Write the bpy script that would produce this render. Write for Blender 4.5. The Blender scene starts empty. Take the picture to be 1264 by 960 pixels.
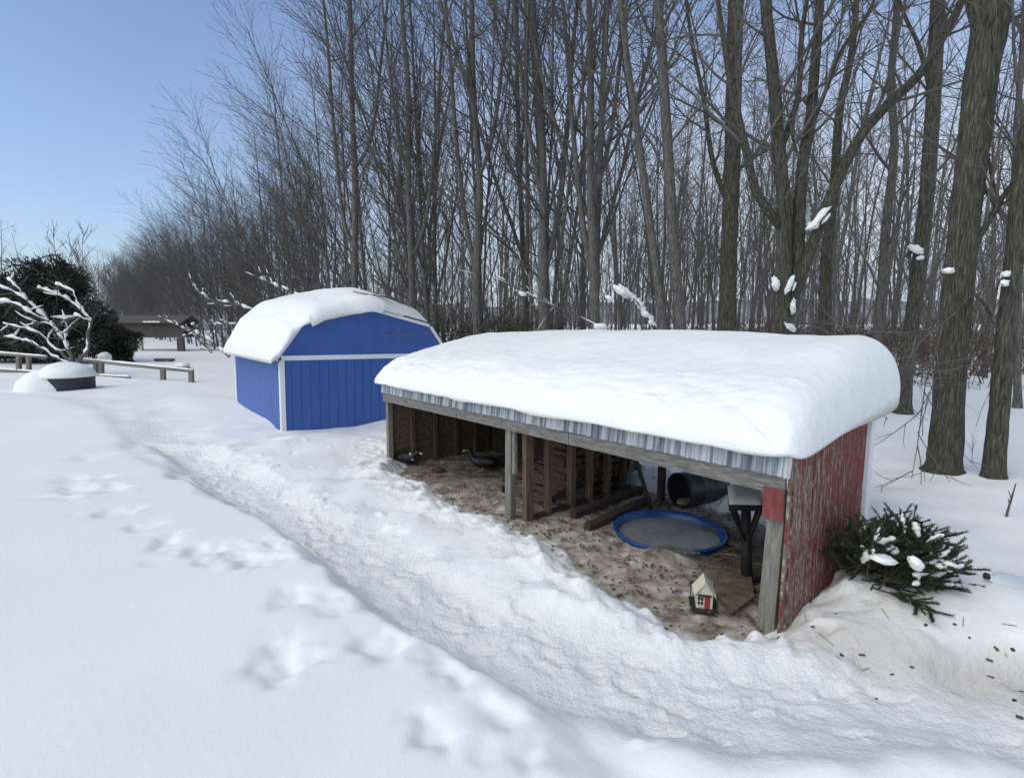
import bpy, bmesh, math, random
import numpy as np
from mathutils import Vector, Matrix, noise as mnoise

random.seed(7)
RNG = np.random.default_rng(11)
scn = bpy.context.scene
COL = scn.collection
PI = math.pi
rad = math.radians

# ------------------------------------------------------------------ camera model
F, CH = 660.0, 2.5
PITCH = math.atan(81 / F)
CP, SP = math.cos(PITCH), math.sin(PITCH)

def ray(px, py):
    v = (480 - py) / F
    return Vector(((px - 632) / F, CP + v * SP, -SP + v * CP))

def at(px, py, Y):
    """world point seen at photo pixel px,py that stands at forward distance Y"""
    d = ray(px, py)
    return Vector((0, 0, CH)) + d * (Y / d.y)

def gz(px, py, z=0.0):
    d = ray(px, py)
    return Vector((0, 0, CH)) + d * ((z - CH) / d.z)

# ------------------------------------------------------------------ materials
def newmat(name):
    m = bpy.data.materials.new(name)
    m.use_nodes = True
    nt = m.node_tree
    b = nt.nodes['Principled BSDF']
    return m, nt, b

def node(nt, t, **kw):
    n = nt.nodes.new(t)
    for k, v in kw.items():
        if hasattr(n, k):
            setattr(n, k, v)
        else:
            n.inputs[k].default_value = v
    return n

def ramp(nt, fac, stops):
    r = nt.nodes.new('ShaderNodeValToRGB')
    e = r.color_ramp.elements
    e[0].position, e[0].color = stops[0][0], (*stops[0][1], 1)
    e[1].position, e[1].color = stops[-1][0], (*stops[-1][1], 1)
    for p, c in stops[1:-1]:
        k = e.new(p)
        k.color = (*c, 1)
    nt.links.new(fac, r.inputs['Fac'])
    return r.outputs['Color']

def coords(nt, scale=(1, 1, 1), kind='Object'):
    tc = nt.nodes.new('ShaderNodeTexCoord')
    mp = nt.nodes.new('ShaderNodeMapping')
    mp.inputs['Scale'].default_value = scale
    nt.links.new(tc.outputs[kind], mp.inputs['Vector'])
    return mp.outputs['Vector']

def noisetex(nt, vec, scale, detail=4, rough=.6):
    n = nt.nodes.new('ShaderNodeTexNoise')
    n.inputs['Scale'].default_value = scale
    n.inputs['Detail'].default_value = detail
    n.inputs['Roughness'].default_value = rough
    nt.links.new(vec, n.inputs['Vector'])
    return n.outputs['Fac']

def bump(nt, b, h, strength, dist, prev=None):
    n = nt.nodes.new('ShaderNodeBump')
    n.inputs['Strength'].default_value = strength
    n.inputs['Distance'].default_value = dist
    nt.links.new(h, n.inputs['Height'])
    if prev is not None:
        nt.links.new(prev, n.inputs['Normal'])
    nt.links.new(n.outputs['Normal'], b.inputs['Normal'])
    return n.outputs['Normal']

def pm(name, stops, scale=6, stretch=(1, 1, 1), rough=.8, bs=.4, bd=.01, detail=6, metal=0, bscale=None):
    m, nt, b = newmat(name)
    v = coords(nt, stretch)
    f = noisetex(nt, v, scale, detail, .65)
    nt.links.new(ramp(nt, f, stops), b.inputs['Base Color'])
    b.inputs['Roughness'].default_value = rough
    b.inputs['Metallic'].default_value = metal
    if bs:
        h = f if bscale is None else noisetex(nt, v, bscale, detail, .65)
        bump(nt, b, h, bs, bd)
    return m

def snow_mat(name, fine=90, bs=.25, bd=.01, coarse=7, cs=.3, cd=.05):
    m, nt, b = newmat(name)
    v = coords(nt)
    f1 = noisetex(nt, v, fine, 3, .6)
    f2 = noisetex(nt, v, coarse, 4, .55)
    nt.links.new(ramp(nt, f2, [(.3, (.83, .835, .79)), (.7, (.87, .87, .82))]), b.inputs['Base Color'])
    b.inputs['Roughness'].default_value = .55
    b.inputs['Specular IOR Level'].default_value = .25
    n = bump(nt, b, f2, cs, cd)
    bump(nt, b, f1, bs, bd, n)
    return m

M = {}
M['snow'] = snow_mat('snow', 60, .25, .008)
M['roof_snow'] = snow_mat('roof_snow', 45, .3, .012, 9, .3, .04)

# ground snow: white snow, dirtied where the 'dirt' attribute says the ground is trodden by animals
def ground_mat():
    m, nt, b = newmat('ground_snow')
    v = coords(nt)
    at_d = nt.nodes.new('ShaderNodeAttribute'); at_d.attribute_name = 'dirt'
    at_r = nt.nodes.new('ShaderNodeAttribute'); at_r.attribute_name = 'rough'
    big = noisetex(nt, v, .6, 3, .5)
    snowc = ramp(nt, big, [(.3, (.83, .835, .79)), (.7, (.865, .865, .815))])
    dn = noisetex(nt, v, 3.5, 6, .7)
    dirtc = ramp(nt, dn, [(.3, (.22, .185, .145)), (.45, (.42, .37, .30)), (.7, (.68, .65, .59))])
    # mask = smoothstep(dirt + noise)
    mth = node(nt, 'ShaderNodeMath', operation='MULTIPLY_ADD')
    nt.links.new(dn, mth.inputs[0]); mth.inputs[1].default_value = 1.0
    nt.links.new(at_d.outputs['Fac'], mth.inputs[2])
    mr = node(nt, 'ShaderNodeMapRange', interpolation_type='SMOOTHSTEP')
    mr.inputs['From Min'].default_value = .62; mr.inputs['From Max'].default_value = 1.45
    nt.links.new(mth.outputs[0], mr.inputs['Value'])
    mix = node(nt, 'ShaderNodeMix', data_type='RGBA')
    nt.links.new(mr.outputs['Result'], mix.inputs['Factor'])
    nt.links.new(snowc, mix.inputs[6]); nt.links.new(dirtc, mix.inputs[7])
    # dark specks of bark and droppings
    vo = node(nt, 'ShaderNodeTexVoronoi'); vo.inputs['Scale'].default_value = 9
    nt.links.new(v, vo.inputs['Vector'])
    sp = node(nt, 'ShaderNodeMath', operation='LESS_THAN'); sp.inputs[1].default_value = .13
    nt.links.new(vo.outputs['Distance'], sp.inputs[0])
    sm = node(nt, 'ShaderNodeMath', operation='MULTIPLY')
    st = node(nt, 'ShaderNodeMath', operation='GREATER_THAN'); st.inputs[1].default_value = .25
    nt.links.new(at_d.outputs['Fac'], st.inputs[0])
    sepc = node(nt, 'ShaderNodeSeparateColor')
    nt.links.new(vo.outputs['Color'], sepc.inputs['Color'])
    gt = node(nt, 'ShaderNodeMath', operation='GREATER_THAN'); gt.inputs[1].default_value = .72
    nt.links.new(sepc.outputs[0], gt.inputs[0])
    s2 = node(nt, 'ShaderNodeMath', operation='MULTIPLY')
    nt.links.new(sp.outputs[0], sm.inputs[0]); nt.links.new(st.outputs[0], sm.inputs[1])
    nt.links.new(sm.outputs[0], s2.inputs[0]); nt.links.new(gt.outputs[0], s2.inputs[1])
    mix2 = node(nt, 'ShaderNodeMix', data_type='RGBA')
    nt.links.new(s2.outputs[0], mix2.inputs['Factor'])
    nt.links.new(mix.outputs[2], mix2.inputs[6]); mix2.inputs[7].default_value = (.06, .05, .035, 1)
    nt.links.new(mix2.outputs[2], b.inputs['Base Color'])
    b.inputs['Roughness'].default_value = .6
    b.inputs['Specular IOR Level'].default_value = .2
    # bump: fine grain everywhere, crumbs where trodden
    g = noisetex(nt, v, 70, 3, .6)
    n1 = bump(nt, b, g, .18, .006)
    cr = noisetex(nt, v, 22, 5, .65)
    mm = node(nt, 'ShaderNodeMath', operation='MULTIPLY')
    nt.links.new(cr, mm.inputs[0]); nt.links.new(at_r.outputs['Fac'], mm.inputs[1])
    bump(nt, b, mm.outputs[0], .8, .04, n1)
    return m
M['ground'] = ground_mat()
M['dirt'] = pm('dirt', [(.30, (.085, .068, .050)), (.41, (.21, .178, .138)), (.50, (.35, .31, .258)), (.58, (.46, .43, .38)), (.70, (.70, .69, .66))],
               4.5, rough=.95, bs=.8, bd=.03, detail=9)
def darken_dirt(m):  # multiplies the dirt darker for wet mud and painted indoor shade
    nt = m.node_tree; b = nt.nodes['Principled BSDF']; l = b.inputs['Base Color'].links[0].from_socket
    a = nt.nodes.new('ShaderNodeAttribute'); a.attribute_name = 'wet_shade'
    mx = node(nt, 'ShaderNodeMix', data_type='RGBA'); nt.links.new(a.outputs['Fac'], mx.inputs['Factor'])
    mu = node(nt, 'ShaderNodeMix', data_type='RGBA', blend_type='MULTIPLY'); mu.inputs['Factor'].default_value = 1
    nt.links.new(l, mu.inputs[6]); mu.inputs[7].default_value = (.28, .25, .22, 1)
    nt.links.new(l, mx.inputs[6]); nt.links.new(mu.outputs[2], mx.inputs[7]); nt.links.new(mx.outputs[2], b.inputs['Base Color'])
darken_dirt(M['dirt'])
M['bark'] = pm('bark', [(.34, (.034, .031, .027)), (.48, (.11, .100, .087)), (.60, (.185, .170, .150)), (.72, (.29, .27, .245))], 15, (4, 4, .36), .95, 1.0, .04, 10)
M['bark_moss'] = pm('bark_moss', [(.36, (.018, .016, .012)), (.47, (.068, .060, .045)), (.56, (.105, .102, .065)), (.66, (.19, .178, .146)), (.75, (.28, .27, .235))], 14, (4, 4, .36), .95, 1.0, .06, 10)
M['bark_far'] = pm('bark_far', [(.3, (.085, .08, .076)), (.7, (.15, .142, .135))], 4, (2, 2, .5), .95, 0)  # even grey with distance haze put into the colour
M['twig'] = pm('twig', [(.3, (.060, .053, .047)), (.7, (.135, .121, .107))], 3, (1, 1, 1), .9, 0)
M['needle_dark'] = pm('needle_dark', [(.3, (.018, .021, .013)), (.7, (.052, .055, .036))], 2.5, rough=.8, bs=0)
M['needle'] = pm('needle', [(.3, (.018, .028, .012)), (.6, (.052, .066, .024)), (.8, (.095, .105, .042))], 5, rough=.7, bs=0)
M['leaf'] = pm('leaf', [(.3, (.055, .030, .018)), (.6, (.13, .065, .035)), (.8, (.19, .11, .06))], 1.2, rough=.85, bs=0)
M['thicket'] = pm('thicket', [(.3, (.045, .042, .026)), (.7, (.10, .092, .055))], .8, rough=.9, bs=0)
M['blue'] = pm('blue_paint', [(.25, (.029, .090, .31)), (.75, (.043, .118, .38))], 3, (1, 1, .3), .5, .15, .004)
M['white_trim'] = pm('white_paint', [(.3, (.70, .71, .72)), (.7, (.80, .80, .80))], 8, rough=.55, bs=.1)
M['shingle'] = pm('shingle', [(.3, (.02, .02, .022)), (.7, (.06, .06, .062))], 12, rough=.9)
M['grey_wood'] = pm('grey_wood', [(.25, (.07, .064, .056)), (.5, (.17, .158, .14)), (.75, (.30, .285, .26))], 7, (1, 6, 6), .85, .6, .012)
M['grey_post'] = pm('grey_post', [(.25, (.085, .08, .066)), (.5, (.19, .18, .15)), (.75, (.31, .295, .255))], 7, (6, 6, .7), .85, .6, .012)
M['brown_wood'] = pm('brown_wood', [(.25, (.05, .030, .018)), (.5, (.12, .078, .048)), (.75, (.21, .145, .095))], 6, (6, 6, .6), .85, .5, .01)
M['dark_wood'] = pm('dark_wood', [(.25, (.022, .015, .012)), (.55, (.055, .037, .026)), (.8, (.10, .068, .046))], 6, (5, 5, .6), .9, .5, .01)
M['plywood'] = pm('plywood', [(.3, (.055, .040, .026)), (.5, (.13, .095, .060)), (.75, (.24, .19, .13))], 14, (1, 1, 2.2), .9, .6, .01)
M['steel'] = pm('galvanised_steel', [(.32, (.07, .078, .088)), (.43, (.17, .19, .21)), (.52, (.36, .385, .40)), (.60, (.55, .56, .555)), (.72, (.24, .25, .25))], 5, (3.6, 1, .12), .5, .1, .003, metal=.25)
M['black'] = pm('black_plastic', [(.3, (.010, .010, .011)), (.7, (.024, .024, .026))], 5, rough=.45, bs=.1)
M['iron'] = pm('black_iron', [(.3, (.012, .011, .011)), (.7, (.035, .03, .028))], 14, rough=.7, bs=.3, metal=.4)
M['pool'] = pm('blue_plastic', [(.3, (.008, .050, .18)), (.7, (.016, .085, .27))], 5, rough=.4, bs=.05)
M['ice'] = pm('dirty_ice', [(.25, (.17, .16, .15)), (.5, (.27, .265, .26)), (.75, (.36, .355, .35))], 4, rough=.35, bs=.25, bd=.01)
M['tub'] = pm('dark_tub', [(.3, (.012, .016, .026)), (.7, (.028, .034, .05))], 5, rough=.6, bs=.1)
M['cream'] = pm('cream_paint', [(.3, (.55, .50, .37)), (.7, (.74, .70, .56))], 20, rough=.7, bs=.2)
M['red_door'] = pm('red_paint', [(.3, (.22, .025, .02)), (.7, (.34, .05, .035))], 10, rough=.6, bs=.1)
M['log_bark'] = pm('log_bark', [(.3, (.04, .027, .018)), (.7, (.14, .095, .06))], 20, (1, 1, 1), .95, .6, .01)
M['feather'] = pm('black_feathers', [(.3, (.008, .008, .010)), (.7, (.022, .022, .026))], 25, rough=.55, bs=.4)
M['feather_white'] = pm('white_feathers', [(.3, (.55, .55, .53)), (.7, (.72, .72, .70))], 25, rough=.7, bs=.2)
M['beak'] = pm('beak', [(.3, (.38, .22, .09)), (.7, (.52, .34, .16))], 10, rough=.5, bs=0)
M['barn'] = pm('barn_board', [(.3, (.060, .052, .046)), (.7, (.10, .088, .078))], 3, (5, 5, .5), .9, .2)
M['pale_post'] = pm('pale_wood', [(.3, (.40, .37, .32)), (.7, (.55, .52, .47))], 6, (5, 5, .5), .9, .2)
M['rail'] = pm('rail_wood', [(.3, (.12, .105, .085)), (.7, (.27, .245, .205))], 5, (1, 5, 5), .9, .3)

def log_end_mat():
    m, nt, b = newmat('log_end')
    tc = nt.nodes.new('ShaderNodeTexCoord')
    w = node(nt, 'ShaderNodeTexWave', wave_type='RINGS', rings_direction='X')
    w.inputs['Scale'].default_value = 22; w.inputs['Distortion'].default_value = 1.5
    nt.links.new(tc.outputs['Object'], w.inputs['Vector'])
    nt.links.new(ramp(nt, w.outputs['Fac'], [(.1, (.07, .042, .024)), (.9, (.17, .11, .065))]), b.inputs['Base Color'])
    b.inputs['Roughness'].default_value = .9
    return m
M['log_end'] = log_end_mat()

def red_mat():
    m, nt, b = newmat('flaking_red_paint')
    v = coords(nt, (1, 7, 1.3))
    f = noisetex(nt, v, 3.0, 8, .75)
    v2 = coords(nt, (1, 9, 3))
    f2 = noisetex(nt, v2, 7, 6, .7)
    wood = ramp(nt, f2, [(.3, (.05, .034, .026)), (.48, (.17, .125, .09)), (.62, (.42, .36, .29))])
    red = ramp(nt, f2, [(.3, (.11, .018, .016)), (.7, (.24, .045, .038))])
    # more paint lost towards the open front end of the board
    tc = nt.nodes.new('ShaderNodeTexCoord'); sx = nt.nodes.new('ShaderNodeSeparateXYZ'); nt.links.new(tc.outputs['Object'], sx.inputs[0])
    mr = node(nt, 'ShaderNodeMapRange'); nt.links.new(sx.outputs['Y'], mr.inputs['Value'])
    mr.inputs['From Min'].default_value = 0; mr.inputs['From Max'].default_value = 1.4; mr.inputs['To Min'].default_value = -.075; mr.inputs['To Max'].default_value = .02
    ad = node(nt, 'ShaderNodeMath', operation='ADD'); nt.links.new(f, ad.inputs[0]); nt.links.new(mr.outputs[0], ad.inputs[1])
    r = ramp(nt, ad.outputs[0], [(.43, (0, 0, 0)), (.48, (1, 1, 1))])
    mix = node(nt, 'ShaderNodeMix', data_type='RGBA')
    nt.links.new(r, mix.inputs['Factor'])
    nt.links.new(wood, mix.inputs[6]); nt.links.new(red, mix.inputs[7])
    nt.links.new(mix.outputs[2], b.inputs['Base Color'])
    b.inputs['Roughness'].default_value = .8
    bump(nt, b, f, .7, .012)
    return m
M['red_wall'] = red_mat()
M['red_plate'] = pm('red_plate', [(.3, (.12, .025, .022)), (.6, (.20, .045, .04)), (.8, (.26, .10, .085))], 5, (5, 1, 1), .75, .4, .006)

def jug_mat():
    m, nt, b = newmat('clear_plastic')
    b.inputs['Base Color'].default_value = (.9, .93, .95, 1)
    b.inputs['Roughness'].default_value = .15
    b.inputs['Transmission Weight'].default_value = .9
    b.inputs['IOR'].default_value = 1.25
    return m
M['jug'] = jug_mat()

# ------------------------------------------------------------------ mesh helpers
class MB:
    """collects shapes into one mesh"""
    def __init__(s):
        s.v, s.f, s.mi = [], [], []
        s.m = 0
    def add(s, vs, fs):
        o = len(s.v)
        s.v.extend(tuple(p) for p in vs)
        for f in fs:
            s.f.append(tuple(i + o for i in f)); s.mi.append(s.m)
    def box(s, x0, x1, y0, y1, z0, z1, jit=0):
        vs = [Vector((x, y, z)) for z in (z0, z1) for y in (y0, y1) for x in (x0, x1)]
        if jit:
            vs = [p + Vector((random.uniform(-jit, jit), random.uniform(-jit, jit), random.uniform(-jit, jit))) for p in vs]
        s.hexa(vs)
    def hexa(s, vs):
        s.add(vs, [(0, 2, 3, 1), (4, 5, 7, 6), (0, 1, 5, 4), (2, 6, 7, 3), (0, 4, 6, 2), (1, 3, 7, 5)])
    def bar(s, p, q, w, h, up=(0, 0, 1), jit=0):
        p, q = Vector(p), Vector(q)
        a = (q - p).normalized(); u = Vector(up)
        if abs(a.dot(u)) > .95: u = Vector((0, 1, 0))
        r = a.cross(u).normalized(); u = r.cross(a)
        vs = []
        for su in (-1, 1):
            for sr in (-1, 1):
                for c in (p, q):
                    vs.append(c + r * (sr * w / 2) + u * (su * h / 2) + Vector([random.uniform(-jit, jit) for _ in range(3)]))
        s.add(vs, [(0, 2, 3, 1), (4, 5, 7, 6), (0, 1, 5, 4), (2, 6, 7, 3), (0, 4, 6, 2), (1, 3, 7, 5)])
    def tube(s, pts, rs, n=6, cap=True, wob=0):
        pts = [Vector(p) for p in pts]
        rings = []
        o = len(s.v)
        t0 = (pts[1] - pts[0]).normalized()
        ref = Vector((1, 0, 0)) if abs(t0.x) < .8 else Vector((0, 1, 0))
        for i, p in enumerate(pts):
            t = (pts[min(i + 1, len(pts) - 1)] - pts[max(i - 1, 0)]).normalized()
            a = (ref - t * ref.dot(t)).normalized(); b = t.cross(a)
            ref = a
            r = rs[i] if hasattr(rs, '__len__') else rs
            for k in range(n):
                g = 2 * PI * k / n
                rr = r * (1 + (random.uniform(-wob, wob) if wob else 0))
                s.v.append(tuple(p + a * (rr * math.cos(g)) + b * (rr * math.sin(g))))
        for i in range(len(pts) - 1):
            for k in range(n):
                k2 = (k + 1) % n
                s.f.append((o + i * n + k, o + i * n + k2, o + (i + 1) * n + k2, o + (i + 1) * n + k)); s.mi.append(s.m)
        if cap:
            s.f.append(tuple(o + k for k in reversed(range(n)))); s.mi.append(s.m)
            e = o + (len(pts) - 1) * n
            s.f.append(tuple(e + k for k in range(n))); s.mi.append(s.m)
    def lathe(s, prof, n=32, c=(0, 0, 0)):
        o = len(s.v)
        for r, z in prof:
            for k in range(n):
                g = 2 * PI * k / n
                s.v.append((c[0] + r * math.cos(g), c[1] + r * math.sin(g), c[2] + z))
        for i in range(len(prof) - 1):
            for k in range(n):
                k2 = (k + 1) % n
                s.f.append((o + i * n + k, o + i * n + k2, o + (i + 1) * n + k2, o + (i + 1) * n + k)); s.mi.append(s.m)
    def build(s, name, mat, parent=None, smooth=False, bevel=0):
        me = bpy.data.meshes.new(name)
        me.from_pydata(s.v, [], s.f)
        mats = mat if isinstance(mat, (list, tuple)) else [mat]
        for m in mats: me.materials.append(m)
        if len(mats) > 1:
            me.polygons.foreach_set('material_index', s.mi)
        if smooth:
            me.polygons.foreach_set('use_smooth', [True] * len(s.f))
        o = bpy.data.objects.new(name, me)
        COL.objects.link(o)
        if parent is not None: o.parent = parent
        if bevel:
            b = o.modifiers.new('bevel', 'BEVEL'); b.width = bevel; b.segments = 2; b.limit_method = 'ANGLE'
        return o

def tag(o, label=None, cat=None, group=None, kind=None):
    if label: o['label'] = label
    if cat: o['category'] = cat
    if group: o['group'] = group
    if kind: o['kind'] = kind
    return o

def thing(name, label, cat, loc=(0, 0, 0), rz=0, group=None):
    o = bpy.data.objects.new(name, None)
    COL.objects.link(o)
    o.location = loc; o.rotation_euler = (0, 0, rz); o.empty_display_size = .2
    return tag(o, label, cat, group)

def dup(root, loc, rot=None, scale=1.0, label=None, group=None):
    r = root.copy(); COL.objects.link(r)
    r.location = loc
    if rot is not None: r.rotation_euler = rot
    r.scale = (scale, scale, scale) if not hasattr(scale, '__len__') else scale
    if label: r['label'] = label
    if group: r['group'] = group
    for ch in root.children:
        c = ch.copy(); COL.objects.link(c); c.parent = r
        for g in ch.children:
            d = g.copy(); COL.objects.link(d); d.parent = c
    return r

def blob(mb, c, r, rot=None, sub=3, amp=.18, freq=1.6, flat=None, seed=0):
    """lumpy ellipsoid; r = three radii; flat = cut the underside at this share of rz"""
    bm = bmesh.new()
    bmesh.ops.create_icosphere(bm, subdivisions=sub, radius=1)
    rm = rot if rot is not None else Matrix.Identity(3)
    bm.verts.index_update()
    vs = []
    for v in bm.verts:
        p = v.co.copy()
        k = 1 + amp * mnoise.noise(p * freq + Vector((seed * 7.3, seed * 3.1, seed)))
        p *= k
        if flat is not None and p.z < -flat: p.z = -flat + (p.z + flat) * .08
        vs.append(rm @ Vector((p.x * r[0], p.y * r[1], p.z * r[2])) + Vector(c))
    mb.add(vs, [tuple(x.index for x in f.verts) for f in bm.faces])
    bm.free()

# ------------------------------------------------------------------ array noise
def _h(ix, iy, s):
    n = (ix.astype(np.int64) * 374761393 + iy.astype(np.int64) * 668265263 + s * 974711) & 0x7fffffff
    n = ((n ^ (n >> 13)) * 1274126177) & 0x7fffffff
    return ((n ^ (n >> 16)) & 0xffff) / 65535.0

def vnoise(x, y, s=0):
    ix, iy = np.floor(x), np.floor(y)
    fx, fy = x - ix, y - iy
    u = fx * fx * fx * (fx * (fx * 6 - 15) + 10); v = fy * fy * fy * (fy * (fy * 6 - 15) + 10)
    a, b = _h(ix, iy, s), _h(ix + 1, iy, s)
    c, d = _h(ix, iy + 1, s), _h(ix + 1, iy + 1, s)
    return (a * (1 - u) + b * u) * (1 - v) + (c * (1 - u) + d * u) * v * 1.0

def fbm(x, y, s=0, o=4, g=.5):
    t, a, n = 0, 1, 0
    for k in range(o):
        xr = x * math.cos(.6 * k) - y * math.sin(.6 * k); yr = x * math.sin(.6 * k) + y * math.cos(.6 * k)
        t = t + a * (vnoise(xr * 2 ** k + 17.3 * k, yr * 2 ** k - 9.1 * k, s + k) - .5); n += a; a *= g
    return t / n * 2

def sstep(a, b, x):
    t = np.clip((x - a) / (b - a), 0, 1)
    return t * t * (3 - 2 * t)

def polydist(x, y, pl):
    """distance to polyline, and side (+ = right of travel)"""
    best = np.full(x.shape, 1e9); side = np.zeros(x.shape)
    for (x0, y0), (x1, y1) in zip(pl[:-1], pl[1:]):
        dx, dy = x1 - x0, y1 - y0
        t = np.clip(((x - x0) * dx + (y - y0) * dy) / (dx * dx + dy * dy), 0, 1)
        ex, ey = x - x0 - t * dx, y - y0 - t * dy
        d = np.hypot(ex, ey)
        cr = dx * (y - y0) - dy * (x - x0)
        m = d < best
        best = np.where(m, d, best); side = np.where(m, np.sign(-cr), side)
    return best, side

def inpoly(x, y, pg):
    c = np.zeros(x.shape, bool)
    n = len(pg)
    for i in range(n):
        x0, y0 = pg[i]; x1, y1 = pg[(i + 1) % n]
        if y0 == y1: continue
        m = ((y0 > y) != (y1 > y)) & (x < (x1 - x0) * (y - y0) / (y1 - y0) + x0)
        c ^= m
    return c

def G2(lst, z):
    return [tuple(gz(a, b, z)[:2]) for a, b in lst]

# ------------------------------------------------------------------ the lie of the land
RB = Vector((-2.167, 9.05, 0)); RL, RD = 6.65, 2.25          # shelter: left front corner, length, depth
RROT = math.atan2(-.763, .647)
RE = Vector((.647, -.763, 0)); RN = Vector((.763, .647, 0))
def run(x, y, z=0): return RB + RE * x + RN * y + Vector((0, 0, z))

EDGE = G2([(-60, 470), (60, 488), (120, 506), (150, 545), (200, 585), (270, 618), (340, 648), (400, 680), (455, 722), (510, 766), (560, 806), (610, 852), (655, 905), (690, 960)], .25)
EDGE += [(.55, 2.1), (1.2, 1.5), (2.2, 1.0), (3.5, .5), (9, -.5), (9, -5)]
PATH = G2([(1700, 930), (1264, 895), (1130, 884), (1000, 892), (880, 884), (775, 852), (650, 806), (566, 764), (483, 716), (400, 666), (330, 626), (270, 590), (222, 556), (190, 528), (172, 503)], .10)
WAY = G2([(930, 795), (1030, 806), (1150, 832), (1264, 858), (1500, 900)], .10)
PATH2 = G2([(172, 503), (200, 488), (250, 480), (290, 470)], .15)
PATH3 = G2([(172, 503), (120, 492), (60, 488), (-60, 484)], .2)
DIRT = G2([(470, 560), (492, 588), (540, 606), (580, 632), (640, 652), (690, 676), (722, 706), (765, 738), (820, 772), (868, 786), (900, 790), (940, 794), (975, 785)], .03)
DIRT = [tuple(run(-.05, 2.4)[:2])] + [tuple(run(-.02, .5)[:2])] + DIRT[1:-1] + [tuple(run(RL - .22, .2)[:2]), tuple(run(RL - .30, 2.4)[:2])]
DENT = [  # photo pixel, radius along, radius across, depth, heading
    (112, 562, .30, .22, .10), (100, 590, .28, .2, .10), (92, 604, .35, .24, .12), (135, 602, .24, .17, .09), (160, 545, .25, .18, .08),
    (140, 630, .25, .16, .1), (185, 648, .22, .14, .08), (205, 668, .2, .14, .10), (250, 678, .2, .13, .12), (285, 684, .24, .15, .13), (330, 668, .2, .14, .11),
    (325, 690, .18, .12, .1), (370, 735, .22, .16, .09), (335, 812, .21, .16, .13), (470, 790, .22, .17, .14), (415, 748, .18, .14, .08),
    (540, 905, .16, .13, .12), (455, 745, .13, .10, .08), (495, 752, .13, .10, .09), (525, 772, .12, .10, .09), (570, 838, .14, .11, .10), (610, 880, .15, .10, .10),
    (545, 812, .12, .1, .08), (360, 655, .17, .13, .09), (395, 690, .16, .11, .08), (200, 690, .12, .1, .03), (640, 930, .14, .1, .08)]
MOUNDS = [  # x, y, radius, height
    (*run(RL + .30, 1.5)[:2], .6, .07), (*run(RL + .25, .80)[:2], .34, .10), (*run(RL + 1.6, 1.0)[:2], .8, .06),
    (*gz(1120, 760, .1)[:2], .5, .10), (*gz(1010, 985, .1)[:2], .5, .13), (*gz(1200, 985, .1)[:2], .5, .12), (*gz(840, 985, .1)[:2], .4, .10), (*gz(830, 750, .1)[:2], .35, .10), (*gz(1250, 780, .1)[:2], .7, .12),
    (*gz(420, 560, .1)[:2], 1.1, .12), (*gz(350, 555, .2)[:2], 1.0, .10), (*gz(240, 500, .2)[:2], 1.2, .12)]

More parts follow.
